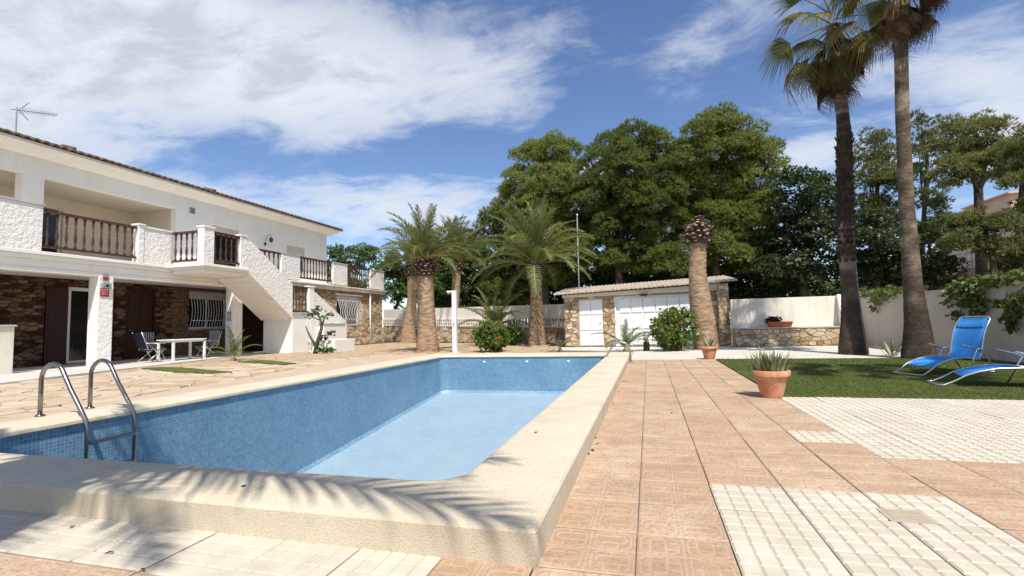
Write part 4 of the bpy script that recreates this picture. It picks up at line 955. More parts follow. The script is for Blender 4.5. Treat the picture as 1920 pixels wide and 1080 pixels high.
date_palm('stout date palm with swollen pale trunk beside the white shower post', p, [(p[0], p[1], -.03, .44), (p[0], p[1], .25, .43), (p[0]-.02, p[1], .9, .35), (p[0]-.05, p[1], 1.9, .315), (p[0]-.07, p[1], 2.7, .315), (p[0]-.08, p[1], 2.95, .28)], ((p[0]-.08, p[1], 2.92), .45, .48, 6, 13), 2.3, [(84, 6), (70, 8), (55, 8), (38, 7), (20, 3)], rot0=2.6)
p = (-13.95, 26.8, 0)
date_palm('date palm with trunk half hidden behind the stout palm', p, [(p[0], p[1], -.05, .55), (p[0]+.05, p[1], 1.0, .36), (p[0]+.3, p[1], 2.5, .28), (p[0]+.35, p[1], 4.1, .3)], ((p[0]+.35, p[1], 4.0), .5, .5, 5, 12), 2.4, [(84, 4), (70, 6), (55, 6), (38, 5)], rot0=1.1)
p = (-11.0, 27.0, 0)
date_palm('thin dark date palm growing behind the shower in front of the boundary wall', p, [(p[0], p[1], -.05, .45), (p[0], p[1], .6, .30), (p[0]+.05, p[1], 2, .22), (p[0]+.2, p[1], 4.3, .26)], ((p[0]+.2, p[1], 4.2), .42, .55, 5, 11), 2.7, [(84, 8), (70, 9), (55, 8), (38, 6), (20, 4)], rot0=2.0)
p = (-4.9, 21.7, 0)
date_palm('date palm with slender brown trunk standing left of the garage', p, [(p[0]+.02, p[1], -.03, .42), (p[0]+.02, p[1], .35, .40), (p[0]+.03, p[1], 1.0, .32), (p[0]+.05, p[1], 2.2, .27), (p[0]+.06, p[1], 3.05, .26)], ((p[0]+.06, p[1], 3.02), .45, .5, 5, 12), 3.05, FULL+[(2, 2)], rot0=3.0)
p = (-7.0, 22.0, 0)
t = thing('young_date_palm', 'trunkless young date palm arching above the round hibiscus bush', 'palm tree', p, group='date palms round the pool')
bark_trunk([(p[0], p[1], -.03, .22), (p[0], p[1], .7, .16)], 20, 16, .06, 'ring', 3).build('trunk', MAT['trunk_palm'], t, True)
add_fronds(t, (p[0], p[1], .65), 0, 2.3, [(84, 2), (70, 5), (55, 6), (38, 4)], .8)
p = (1.72, 17.2, 0)
t = thing('palm_stump', 'bare topped palm trunk with a crown of cut leaf bases in front of the garage', 'palm stump', p)
bark_trunk([(p[0]+.08, p[1], -.03, .40), (p[0]+.05, p[1], .3, .385), (p[0]+.0, p[1], 1.0, .375), (p[0]-.06, p[1], 1.8, .325), (p[0]-.09, p[1], 2.5, .275), (p[0]-.02, p[1], 3.3, .255), (p[0]-.01, p[1], 3.6, .26)], 110, 32, .045, 'ring', 9, .10).build('trunk', MAT['trunk_palm'], t, True)
stub_collar(t, (p[0], p[1], 3.50), .44, .50, 6, 12, None, 14, (.085, .05, .25))
stub_collar(t, (p[0], p[1], 4.0), .27, .15, 3, 8, None, 40, (.08, .045, .2))

# fan palms
def fan_leaf(seed, dry=False, pet=1.0, rad=.95, spread=250, droop=.4):
    rd = random.Random(seed); mb = MB(); n = 34; mb.tube([(0, 0, 0), (pet*.5, 0, .05), (pet, 0, 0)], [.03, .022, .018], 5); mb.mi = 1
    c = Vector((pet, 0, 0)); A = [R(-spread/2+spread*k/n) for k in range(n+1)]
    def P(a, r, up): return c+Vector((math.cos(a)*r, math.sin(a)*r, up-droop*(r/rad)**2*.5*rad-(.28*abs(math.sin(a/1.3))*r if dry else 0.06*r)))
    for k in range(n):
        a0, a1 = A[k], A[k+1]; am = (a0+a1)/2; R1 = rad*(.38+.10*rd.random()); R2 = rad*rd.uniform(.82, 1.1)*(1-.25*abs(am)/R(spread/2))
        pl = .025
        v = [c, P(a0, R1, 0), P(am, R1, pl), P(a1, R1, 0)]; mb.add(v, [(0, 1, 2), (0, 2, 3)])
        w = (a1-a0)*.28; am2 = am+rd.uniform(-.05, .05)
        q0, q1 = P(am-w, (R1+R2)/2, 0), P(am+w, (R1+R2)/2, 0)
        tip = P(am2, R2, -rd.uniform(.15, .5)*rad)
        mb.add([P(a0, R1, 0), P(am, R1, pl), P(a1, R1, 0), q1, q0, tip], [(0, 1, 4), (1, 3, 4), (1, 2, 3), (4, 3, 5)])
    return mb.mesh('fan_leaf', [MAT['rachis'], MAT['fan_dry' if dry else 'fan']])
FANS = [fan_leaf(k, False, .9+.1*k, 1.05, 105+28*k, .7+.25*k) for k in range(4)]
DRY = [fan_leaf(10+k, True, .6+.15*k, 1.1, 40+16*k, .5) for k in range(4)]
def fan_palm(label, ctrl, mats, crown, greens, drys, extra=None, group='fan palms beside the lawn', size=1.):
    base = ctrl[0][:3]; t = thing('fan_palm', label, 'palm tree', (base[0], base[1], 0), group=group)
    for (i0, i1, m, amp, kd) in mats:
        seg = ctrl[i0:i1+1]; bark_trunk(seg, max(20, int((seg[-1][2]-seg[0][2])/.045)), 30, amp, kd, i0+3, .14).build('trunk', MAT[m], t, True)
    off = root_loc(t); c = Vector(crown); k = 0
    for (me_set, lst) in ((FANS, greens), (DRY, drys)):
        for (el, n) in lst:
            for i in range(n):
                az = k*2.39996+random.uniform(-.3, .3); k += 1; s = size*random.uniform(.85, 1.12)
                link('fan_leaf' if me_set is FANS else 'dead_fan_leaf', random.choice(me_set), t, c-off+Vector((math.cos(az)*.10, math.sin(az)*.10, el*.004+random.uniform(-.1, .1)-(random.uniform(0, .5) if me_set is DRY else 0))), (random.uniform(-.5, .5)*(2.4 if me_set is DRY else 1), R(-el+random.uniform(-12, 12)), az), (s, s, s))
    return t
def leaf_sheath_ring(t, ctrl, z0, z1, rows, per):
    off = root_loc(t); mb = MB(); c = np.array(ctrl)
    for i in range(rows):
        z = z0+(z1-z0)*i/rows; x, y, r = (np.interp(z, c[:, 2], c[:, k]) for k in (0, 1, 3))
        for j in range(per):
            a = 2*PI*(j+.5*(i % 2))/per+random.uniform(-.15, .15); d = Vector((math.cos(a), math.sin(a), 0)); s = Vector((-math.sin(a), math.cos(a), 0))*.05; p = Vector((x, y, z))+d*r*.93
            l = random.uniform(.08, .16); q = p+d*random.uniform(.02, .07)+Vector((0, 0, l))
            mb.add([p-s, p+s, q+s*.5, q-s*.5, p-s*.6-Vector((0, 0, .05)), p+s*.6-Vector((0, 0, .05))], [(0, 1, 2, 3), (4, 5, 1, 0)])
            mb.add([p-s+d*.02, q-s*.5+d*.02, q+s*.5+d*.02, p+s+d*.02], [(0, 1, 2, 3)])
    tag(mb.build('old_leaf_bases', MAT['trunk_low'], t), kind='stuff')
def axis_pts(Yd, lst): # (u, v, radius m) -> (x,y,z,r)
    return [(on_y(u, v, Yd).x, Yd, max(-.03, on_y(u, v, Yd).z), r) for u, v, r in lst]
c1 = axis_pts(14.5, [(1600, 664, 0.335), (1599, 640, 0.3), (1597, 600, 0.235), (1593, 540, 0.19), (1588, 480, 0.178), (1586, 420, 0.18), (1584, 330, 0.185), (1583, 255, 0.17), (1580, 215, 0.145), (1572, 150, 0.14), (1566, 100, 0.145), (1562, 48, 0.16)])
fp1 = fan_palm('fan palm with shaggy collar halfway up its leaning trunk', c1, ((0, 5, 'trunk_two', .03, 'ring'), (5, 8, 'trunk_low', .05, 'scale'), (8, 11, 'trunk_fan', .03, 'ring')), (c1[-1][0], 14.5, c1[-1][2]+.1), [(75, 4), (40, 5), (0, 5), (-35, 7), (-62, 8)], [(-25, 4), (-55, 8), (-80, 16)], size=.80)
leaf_sheath_ring(fp1, c1, c1[5][2]-1.0, c1[7][2]+.05, 22, 9)
c2 = axis_pts(12.9, [(1722, 674, 0.325), (1722, 650, 0.295), (1720, 610, 0.235), (1712, 540, 0.18), (1706, 460, 0.158), (1700, 390, 0.146), (1696, 300, 0.136), (1692, 220, 0.132), (1690, 120, 0.13), (1689, 40, 0.14), (1688, -50, 0.17)])
fp2 = fan_palm('fan palm with smooth grey trunk flaring at its base beside the blue lounger', c2, ((0, 10, 'trunk_two', .024, 'ring'),), (c2[-1][0], 12.9, c2[-1][2]+.25), [(75, 4), (45, 6), (10, 7), (-25, 7)], [(-50, 6), (-68, 12), (-84, 14)], size=.74)
# palms outside the picture whose shade falls on the lawn and the near coping
def bare(p, h, r): return [(p[0], p[1], -.03, r*1.7), (p[0], p[1], .8, r*1.25), (p[0], p[1], 2.5, r), (p[0], p[1], h, r*.9)]
for k, (p, h, lb) in enumerate((((5.95, 5.7), 7.8, 'tall fan palm shading the lawn from beside the right wall'),)):
    fan_palm(lb, bare(p, h, .15), ((0, 1, 'trunk_low', .03, 'ring'), (1, 3, 'trunk_fan', .022, 'ring')), (p[0], p[1], h+.1), [(70, 4), (40, 5), (10, 6), (-20, 6)], [(-65, 4)], size=.75)
p = (-2.45, -.35, 0)
dpal = date_palm('date palm shading the front corner of the pool coping', p, [(p[0], p[1], -.03, .46), (p[0], p[1], .8, .38), (p[0], p[1], 2.2, .34), (p[0], p[1], 4.3, .33)], ((p[0], p[1], 4.25), .5, .5, 5, 12), 2.7, [(84, 3), (70, 5), (55, 5), (38, 4), (20, 2)], rot0=1.7)
for (a0, azd, LL) in ((38, -4, 3.5), (38, 14, 3.2), (55, -30, 2.6), (20, 28, 3.0), (55, 2, 3.3), (38, 60, 2.9), (20, 95, 2.8), (38, 130, 2.9)):
    link('frond', FR[a0][0], dpal, Vector((0, 0, 4.75)), (0, 0, R(azd)), (LL/2.5,)*3)

# ---------------------------------------------------------------- trees
def unit(n): 
    v = RNG.normal(size=(n, 3)); return v/np.linalg.norm(v, axis=1)[:, None]
def tufts(P, D, ln, w, k, spread):
    n = len(P); P = np.repeat(P, k, 0); N = np.repeat(D, k, 0)+RNG.normal(0, .45, (n*k, 3))+np.array([0, 0, .25]); D = np.repeat(D, k, 0)*.55+RNG.normal(0, spread, (n*k, 3)); D /= np.linalg.norm(D, axis=1)[:, None]
    S = np.cross(D+RNG.normal(0, .25, (n*k, 3)), N); S /= np.linalg.norm(S, axis=1)[:, None]+1e-6
    l = ln*RNG.uniform(.6, 1.2, (n*k, 1)); S = S*(w/2)
    return np.stack([P-S, P+S, P+D*l], 1)
def leaves(P, D, ln, w, spread=.7):
    n = len(P); N = D+RNG.normal(0, .55, (n, 3))+np.array([0, 0, .3]); D = np.cross(N, unit(n))+.3*D+RNG.normal(0, spread*.4, (n, 3)); D /= np.linalg.norm(D, axis=1)[:, None]
    S = np.cross(D, N); S /= np.linalg.norm(S, axis=1)[:, None]+1e-6
    l = ln*RNG.uniform(.6, 1.2, (n, 1)); A, B, T = P, P+D*l*.5, P+D*l; S = S*(w/2)
    return np.concatenate([np.stack([A, B+S, B-S], 1), np.stack([B-S, B+S, T], 1)])
def crown_points(lobes, dens, rc, per, zflat=.85, inner=.22, low=-.55, shell=.6):
    """clump centres over the lobes, then points inside each clump with outward directions"""
    PP, DD = [], []
    for (c, r) in lobes:
        c = np.array(c); n = max(6, int(dens*r*r)); d = unit(n*2); d = d[d[:, 2] > low][:n]; n = len(d)
        rad = np.where(RNG.random(n) < inner, RNG.uniform(.2, .8, n), RNG.uniform(.82, 1.06, n))
        C = c+d*rad[:, None]*np.array([r, r, r*.85]); rr = rc*RNG.uniform(.6, 1.35, n)
        for j in range(n):
            m = int(per*(rr[j]/rc)**2)+3; e = unit(m); e[:, 2] = np.abs(e[:, 2])*.9-.15
            q = C[j]+e*(rr[j]*RNG.uniform(shell, 1., (m, 1)))*np.array([1, 1, zflat]); PP.append(q); DD.append(e+d[j]*.5+np.array([0, 0, .35]))
    return np.concatenate(PP), np.concatenate(DD)
def tree(nm, label, base, lobes, trunk, foliage, group, branches=8, leafmat_=None):
    t = thing(nm, label, 'tree', base, group=group); b = Vector(base); mb = MB()
    top = max(lobes, key=lambda l: l[0][2])[0]; mid = Vector(np.mean([l[0] for l in lobes], axis=0))
    pts = [b+Vector((0, 0, -.1)), b+Vector((random.uniform(-.2, .2), 0, (mid.z-b.z)*.5)), mid*.7+Vector(top)*.3-Vector((0, 0, .3)), Vector(top)*.9+mid*.1]
    mb.tube(pts, [trunk, trunk*.75, trunk*.5, trunk*.12], 9)
    for (c, r) in sorted(lobes, key=lambda l: -l[1])[:branches]:
        c = Vector(c); f = random.uniform(.35, .75); k = pts[1].lerp(pts[2], f)
        mb.tube([k, k.lerp(c, .5)+Vector((random.uniform(-.2, .2), random.uniform(-.2, .2), random.uniform(-.1, .3))), c], [trunk*.3, trunk*.2, trunk*.06], 6)
    mb.build('trunk', MAT['bark'], t, True)
    T = foliage(lobes); o = tri_mesh('crown', T, MAT[leafmat_], t, root_loc(t)); tag(o)
    return t
def px_lobes(Yd, lst, dy=1.3):
    out = []
    for (u, v, rp) in lst:
        p = on_y(u, v, Yd+random.uniform(-dy, dy)); w = (p-Vector((0, 0, CAM_H))).dot(FW); out.append(((p.x, p.y, p.z), rp*1.12*w/FPX/(1+.25*((u-960)/FPX)**2)))
    return out
def pine_f(dens=20, rc=.55, per=46, ln=.22, w=.045, k=7):
    def f(lobes):
        P, D = crown_points(lobes, dens, rc, per, .95, .15, -.7, .72); return tufts(P, D/np.linalg.norm(D, axis=1)[:, None], ln, w, k, .55)
    return f
def leaf_f(dens=22, rc=.5, per=60, ln=.22, w=.12):
    def f(lobes):
        P, D = crown_points(lobes, dens, rc, per, .85, .25, -.8); return leaves(P, D/np.linalg.norm(D, axis=1)[:, None], ln, w)
    return f
def base_at(u, Yd): p = on_y(u, 600, Yd); return (p.x, Yd, -.05)
PG = 'pine trees beyond the boundary wall'
tree('pine_tree', 'bushy green pine with squared top directly behind the garage date palm', base_at(1025, 33), px_lobes(33, [(1000, 300, 30), (1040, 288, 30), (1070, 300, 26), (985, 350, 36), (1030, 345, 42), (1070, 350, 34), (965, 395, 30), (1010, 400, 45), (1060, 410, 42), (1000, 455, 45), (1050, 460, 45), (1030, 510, 45), (960, 370, 18), (1085, 440, 34)]), .30, pine_f(), PG, 8, 'needle')
tree('pine_tree', 'wide pine with many rounded tiers behind the left of the garage', base_at(1160, 31), px_lobes(31, [(1150, 275, 28), (1190, 268, 30), (1225, 278, 28), (1130, 315, 36), (1180, 320, 46), (1235, 320, 40), (1110, 370, 38), (1165, 380, 50), (1225, 385, 48), (1115, 430, 40), (1175, 440, 52), (1235, 445, 48), (1130, 485, 40), (1190, 490, 44), (1245, 495, 36)]), .32, pine_f(), PG, 10, 'needle')
tree('pine_tree', 'tallest rounded pine behind the bare topped palm stump', base_at(1350, 32), px_lobes(32, [(1350, 235, 28), (1320, 258, 32), (1385, 255, 30), (1295, 300, 38), (1350, 300, 50), (1410, 295, 40), (1285, 355, 40), (1340, 365, 56), (1405, 360, 50), (1440, 320, 30), (1280, 415, 42), (1340, 425, 56), (1400, 425, 50), (1440, 400, 30), (1300, 475, 44), (1365, 480, 50), (1425, 475, 38)]), .36, pine_f(), PG, 10, 'needle')
tree('pine_tree', 'low pale green pine beside the thin dark date palm', base_at(930, 36), px_lobes(36, [(935, 410, 22), (918, 440, 26), (950, 445, 26), (925, 485, 34), (960, 500, 34), (940, 540, 36), (975, 550, 34)]), .2, pine_f(24, .48, 26), PG, 5, 'needle')
tree('pine_tree', 'slim olive pine rising between the two fan palm trunks', base_at(1645, 36), px_lobes(36, [(1640, 262, 20), (1625, 290, 26), (1660, 300, 26), (1635, 335, 32), (1670, 345, 28), (1620, 380, 32), (1655, 395, 34), (1640, 440, 34), (1680, 430, 26)]), .22, pine_f(20, .5, 32), PG, 6, 'needle_yellow')
tree('pine_tree', 'airy olive pine just right of the smooth fan palm trunk', base_at(1735, 38), px_lobes(38, [(1728, 228, 18), (1750, 245, 20), (1722, 270, 22), (1755, 285, 24), (1730, 325, 26), (1765, 340, 22), (1735, 380, 28), (1760, 410, 26), (1730, 440, 28)], 1.), .2, pine_f(18, .48, 30), PG, 6, 'needle_yellow')
tree('pine_tree', 'umbrella pine with dark bare forked trunk against the sky', base_at(1845, 33), px_lobes(33, [(1790, 245, 24), (1830, 240, 28), (1865, 245, 26), (1770, 290, 32), (1815, 290, 38), (1860, 290, 34), (1785, 325, 30), (1830, 325, 32), (1870, 320, 24), (1890, 335, 18)], 1.6), .33, pine_f(22, .5, 34), PG, 10, 'needle_yellow')
tree('pine_tree', 'tawny pine crown above the far end of the right hand wall', base_at(1925, 30), px_lobes(30, [(1905, 280, 28), (1935, 275, 36), (1912, 320, 30), (1950, 330, 40), (1900, 345, 18), (1960, 380, 40)]), .28, pine_f(22, .5, 34), PG, 5, 'needle_yellow')
tree('pine_tree', 'low spreading tawny pine under the umbrella pine beside the terrace wall', base_at(1865, 27), px_lobes(27, [(1800, 425, 26), (1840, 420, 30), (1880, 430, 30), (1915, 440, 30), (1790, 455, 24), (1835, 455, 30), (1890, 470, 36), (1930, 480, 36), (1905, 510, 30)]), .2, pine_f(28, .42, 34), PG, 7, 'needle_yellow')
DG = 'dark leafy trees beyond the boundary wall'
tree('evergreen_tree', 'dark leafy tree filling the gap left of the shaggy fan palm', base_at(1510, 30), px_lobes(30, [(1500, 345, 30), (1540, 350, 26), (1475, 390, 36), (1525, 395, 46), (1565, 385, 26), (1470, 445, 40), (1525, 450, 50), (1570, 440, 30), (1480, 505, 46), (1540, 510, 50), (1440, 500, 36)]), .25, leaf_f(), DG, 8, 'leaf_dark')
tree('evergreen_tree', 'dark dense tree standing between the fan palm trunks', base_at(1650, 29), px_lobes(29, [(1630, 440, 40), (1665, 425, 32), (1615, 490, 42), (1660, 490, 48), (1640, 530, 42), (1690, 520, 34)]), .22, leaf_f(), DG, 6, 'leaf_dark')
tree('evergreen_tree', 'dark tree right of the smooth fan palm above the wall climber', base_at(1745, 29), px_lobes(29, [(1735, 440, 30), (1765, 455, 26), (1730, 490, 38), (1765, 500, 30), (1745, 530, 34), (1790, 540, 20)]), .2, leaf_f(), DG, 6, 'leaf_dark')
tree('evergreen_tree', 'tree in deep shade low behind the garage roof ridge', base_at(1230, 35), px_lobes(35, [(1110, 510, 36), (1160, 525, 40), (1220, 530, 44), (1280, 530, 44), (1110, 555, 40), (1180, 560, 40), (1260, 565, 40)]), .2, leaf_f(22, .55, 55, .28, .16), DG, 6, 'leaf_dark')
tree('evergreen_tree', 'tree in deep shade behind the cream back wall', base_at(1420, 35), px_lobes(35, [(1340, 525, 44), (1400, 525, 46), (1460, 540, 40), (1520, 555, 40), (1570, 560, 40), (1360, 570, 40), (1430, 570, 40)]), .2, leaf_f(22, .55, 55, .28, .16), DG, 6, 'leaf_dark')
tree('evergreen_tree', 'dark tree low behind the slender brown date palm trunk', base_at(1010, 38), px_lobes(38, [(985, 520, 40), (1040, 530, 44), (960, 560, 40), (1020, 575, 40), (1070, 570, 36)]), .2, leaf_f(22, .55, 55, .28, .16), DG, 6, 'leaf_dark')
tree('evergreen_tree', 'leafy tree behind the thin dark date palm crown', base_at(880, 40), px_lobes(40, [(875, 470, 34), (845, 500, 40), (890, 520, 44), (850, 550, 40), (905, 560, 36)]), .22, leaf_f(22, .55, 55, .28, .16), DG, 6, 'leaf_dark')
HGp = 'green trees behind the villa terrace'
tree('leafy_tree', 'round green tree rising behind the far end of the villa terrace', base_at(640, 40), px_lobes(40, [(628, 478, 18), (655, 490, 24), (685, 478, 20), (640, 515, 28), (670, 530, 30), (610, 510, 24)]), .2, leaf_f(22, .5, 60), HGp, 5, 'leaf_mid')
tree('leafy_tree', 'olive green tree above the breeze block wall beside the villa', base_at(745, 38), px_lobes(38, [(730, 500, 26), (760, 490, 28), (785, 520, 30), (735, 540, 30), (770, 555, 32), (810, 540, 26)]), .2, leaf_f(22, .5, 60), HGp, 5, 'leaf_mid')
tree('leafy_tree', 'darker tree behind the stout date palm', base_at(815, 43), px_lobes(43, [(810, 500, 30), (830, 470, 26), (800, 470, 24), (840, 520, 30), (820, 565, 28)]), .2, leaf_f(22, .5, 60), HGp, 5, 'leaf_dark')
# ---------------------------------------------------------------- garden things
# sun loungers (local: x from foot to head, y across)
def lounger(label, loc, rz, back):
    t = thing('sun_lounger', label, 'sun lounger', loc, rz, 'blue loungers on the lawn'); hw = .245
    prof = [(.28, .15), (.42, .205), (.62, .25), (.85, .26), (1.02, .235), (1.12, .225)]
    for s in (-1, 1):
        y = s*hw
        pass
    fr = MB(); path = [(.0, .018), (.05, .018), (.18, .085)]+prof
    fr.tube([(prof[-1][0], -hw, prof[-1][1])]+[(x, -hw, z) for x, z in path[::-1]][1:]+[(-.02, -hw+.04, .018), (-.02, hw-.04, .018)]+[(x, hw, z) for x, z in path], .0125, 8)
    fr.build('seat_frame', MAT['alu'], t, True, local=True)
    def sling(pr, w, nm):
        m = MB(); k = len(pr); cols = 7
        def sag(j): return -.02*(1-((j/(cols-1))*2-1)**2)
        for lay, dz in ((0, .004), (1, -.004)):
            for x, z in pr:
                for j in range(cols): m.v.append((x, -w+2*w*j/(cols-1), z+dz+sag(j)))
        N_ = k*cols
        for i in range(k-1):
            for j in range(cols-1):
                a = i*cols+j; m.f += [(a, a+cols, a+cols+1, a+1), (N_+a, N_+a+1, N_+a+cols+1, N_+a+cols)]; m.m += [0, 0]
        for i in range(k-1):
            for j in (0, cols-1): a = i*cols+j; m.f.append((a, N_+a, N_+a+cols, a+cols)); m.m.append(0)
        for i in (0, k-1):
            for j in range(cols-1): a = i*cols+j; m.f.append((a, a+1, N_+a+1, N_+a)); m.m.append(0)
        return m.build(nm, MAT['blue_fabric'], t, True, local=True)
    sling(prof, hw-.004, 'seat_sling')
    hx, hz = 1.10, .225; e = R(back); cb, sb = math.cos(e), math.sin(e)
    curve = [(0, 0), (.12, -.02), (.26, .005), (.42, .03), (.56, .025), (.70, .0)]
    bp = [(hx+l*cb-n*sb, hz+l*sb+n*cb) for l, n in curve]
    bf = MB(); pts = [(x, -hw, z) for x, z in bp]; l2 = (hx+.75*cb, hz+.75*sb)
    pts += [(l2[0]-.01*cb, -hw+.03, l2[1]-.01*sb), (l2[0], -hw+.07, l2[1]), (l2[0], hw-.07, l2[1]), (l2[0]-.01*cb, hw-.03, l2[1]-.01*sb)]+[(x, hw, z) for x, z in bp[::-1]]
    bf.tube(pts, .0125, 8).build('back_frame', MAT['alu'], t, True, local=True)
    sling([(x-.0*sb, z) for x, z in bp]+[(hx+.74*cb, hz+.74*sb)], hw-.006, 'back_sling')
    hr_ = [(hx+l*cb-n*sb, hz+l*sb+n*cb) for l, n in ((.56, .040), (.64, .030), (.73, .012))]
    m = sling(hr_, hw-.03, 'headrest')
    for s in (-1, 1):
        y = s*(hw+.025); ap = (1.04, .39)
        MB().tube([(.86, y, .02), (ap[0], y, ap[1]-.01), (1.10, y, .40), (1.14, y, .38), (1.38, y, .02)], .0115, 7).build('leg', MAT['alu'], t, True, local=True)
        ar = [(.78, y, .47), (1.08, y, .37), (hx+.3*cb*.9, y, max(.34, hz+.3*sb))]
        MB().tube(ar[:2] if back > 30 else [(.78, y, .47), (1.08, y, .37)], .014, 8).build('armrest', MAT['alu'], t, True, local=True)
    MB().tube([(1.38, -hw-.025, .018), (1.38, hw+.025, .018)], .0115, 7).build('stretcher', MAT['alu'], t, True, local=True)
    return t
lounger('blue sling sun lounger with its back raised upright beside the fan palm', (4.0, 9.46, .006), R(24), 66)
lounger('blue sling sun lounger lying fully flat at the front of the lawn', (3.80, 8.24, .006), R(-11), 3)

# pots and plants
def pot(label, p, h, r0, r1):
    t = thing('terracotta_pot', label, 'plant pot', p, group='terracotta pots by the lawn')
    MB().lathe([(r0, 0), (r0+.004, .02), (r0+(r1-r0)*.78, h*.80)], 28, caps=True).build('body', MAT['terracotta'], t, True, local=True, sharp=50)
    MB().lathe([(r1*.93, h*.78), (r1*1.02, h*.80), (r1*1.04, h*.97), (r1*1.0, h), (r1*.9, h), (r1*.88, h*.9)], 28, caps=False).build('rim', MAT['terracotta'], t, True, local=True, sharp=50)
    MB().lathe([(r1*.89, h*.88), (.01, h*.90)], 20, caps=False).build('soil', MAT['soil'], t, True, local=True)
    return t
def blade_plant(nm, label, cat, p, n, ln, w, spread, mat, curl=.5, group=None, long=0, foot=.09):
    t = thing(nm, label, cat, p, group=group)
    for k in range(n):
        az = k*2.39996+random.uniform(-.4, .4); e = R(random.uniform(*spread)); l = ln*random.uniform(.6, 1.15)*(1.55 if k < long else 1); mb = MB(); off = Vector((math.cos(az), math.sin(az), 0))*foot*math.sqrt(random.random())
        K = 6; q = off.copy(); V = []
        if k < long: e = R(random.uniform(68, 84))
        for i in range(K+1):
            f = i/K; a = e-curl*f*random.uniform(.6, 1.1) if k >= long else e; d = Vector((math.cos(az)*math.cos(a), math.sin(az)*math.cos(a), math.sin(a)))
            s = Vector((-math.sin(az), math.cos(az), 0))*w*.5*(1-f**2.2)*(.8+.4*math.sin(PI*f)); nrm = d.cross(s.normalized()) if s.length > 1e-6 else Vector((0, 0, 1))
            V += [q-s, q-nrm*w*.25*(1-f), q+s]; q = q+d*l/K
        F = []
        for i in range(K):
            a = i*3; F += [(a, a+1, a+4, a+3), (a+1, a+2, a+5, a+4)]
        mb.add(V, F).build('leaf', mat, t, True, local=True)
    return t
pot('large weathered terracotta pot on the pink tiles at the near lawn corner', (1.45, 6.86, .0), .335, .12, .215)
blade_plant('aloe_plant', 'spiky striped succulent filling the large terracotta pot', 'potted plant', (1.45, 6.86, .30), 130, .26, .038, (64, 90), MAT['agave'], .40, long=7, foot=.18)
pot('small plain terracotta pot at the far lawn corner near the palm stump', (1.42, 13.1, .0), .32, .12, .20)
blade_plant('aloe_plant', 'small pale spiky succulent in the far terracotta pot', 'potted plant', (1.42, 13.1, .285), 26, .30, .032, (35, 85), MAT['agave'], .5)
p = on_y(1463, 613, 18.75); pz_ = .64
t = thing('planter_box', 'orange plastic trough planter standing on the stone ledge', 'planter', (p.x, 18.8, pz_)); 
MB().add([(-.33, -.1, 0), (.33, -.1, 0), (.33, .1, 0), (-.33, .1, 0), (-.38, -.14, .18), (.38, -.14, .18), (.38, .14, .18), (-.38, .14, .18)], [(3, 2, 1, 0), (0, 1, 5, 4), (1, 2, 6, 5), (2, 3, 7, 6), (3, 0, 4, 7)]).build('trough', MAT['orange_pot'], t, local=True)
MB().add([(-.36, -.12, .15), (.36, -.12, .15), (.36, .12, .15), (-.36, .12, .15)], [(0, 1, 2, 3)]).build('soil', MAT['soil'], t, local=True)
MB().box(-.39, .39, -.15, -.13, .16, .19).build('rim', MAT['orange_pot'], t, local=True)
c = np.array([p.x-.2, 18.8, pz_+.24]); d = unit(420); P = c+d*np.array([.26, .14, .13])*RNG.uniform(.4, 1, (420, 1))
t = thing('trailing_plant', 'dark reddish plant spilling over the end of the orange planter', 'potted plant', (p.x-.2, 18.8, pz_+.15)); tri_mesh('foliage', leaves(P, d, .09, .06), MAT['dark_plant'], t, root_loc(t))

def bush(nm, label, base, c, rad, n, ln, w, mat, flowers, group=None, stems=9):
    t = thing(nm, label, 'bush', base, group=group); b = Vector(base); c = np.array(c); mb = MB()
    for k in range(stems):
        d = unit(1)[0]; q = Vector(c+d*np.array(rad)*.7); mb.tube([b+Vector((random.uniform(-.08, .08), random.uniform(-.08, .08), -.02)), b.lerp(q, .5)+Vector((0, 0, .1)), q], [.022, .015, .005], 5)
    mb.build('stem', MAT['bark'], t, True)
    cl = unit(70); C = c+cl*np.array(rad)*RNG.uniform(.5, 1.22, (70, 1)); P = []; D = []
    for j in range(70):
        e = unit(n//70); P.append(C[j]+e*np.array([.2, .2, .2])*RNG.uniform(.3, 1, (n//70, 1))); D.append(e+cl[j]*.8+np.array([0, 0, .3]))
    P, D = np.concatenate(P), np.concatenate(D); kz = P[:, 2] > .03; P, D = P[kz], D[kz]
    tri_mesh('foliage', leaves(P, D/np.linalg.norm(D, axis=1)[:, None], ln, w, .5), MAT[mat], t, root_loc(t))
    for (u, v) in flowers:
        q = on_y(u, v, base[1]-rad[1]*1.02); f = MB()
        for k in range(5):
            a = 2*PI*k/5; f.add([(0, 0, 0), (.045*math.cos(a-.5), .02, .045*math.sin(a-.5)), (.065*math.cos(a), -.015, .065*math.sin(a)), (.045*math.cos(a+.5), .02, .045*math.sin(a+.5))], [(0, 1, 2, 3)])
        f.tube([(0, 0, 0), (0, -.08, .02)], .008, 5); o = f.build('flower', MAT['red_flower'], t, local=True); o.location = q-root_loc(t)
HGR = 'hibiscus bushes behind the pool'
bush('hibiscus_bush', 'round low hibiscus bush with one red flower behind the pool', (-5.45, 16.9, 0), (-5.45, 16.9, .62), (.50, .5, .50), 2100, .15, .10, 'leaf_bush', [(935, 633)], HGR)
bush('hibiscus_bush', 'tall hibiscus bush with pink red flower in front of the garage door', (.75, 16.6, 0), (.75, 16.6, .70), (.58, .5, .58), 2300, .15, .10, 'leaf_bush', [(1277, 604)], HGR)
bush('prickly_bush', 'small patchy green bush at the foot of the garage date palm', (-5.9, 21.6, 0), (-5.9, 21.6, .5), (.35, .3, .45), 700, .14, .10, 'leaf_mid', [])
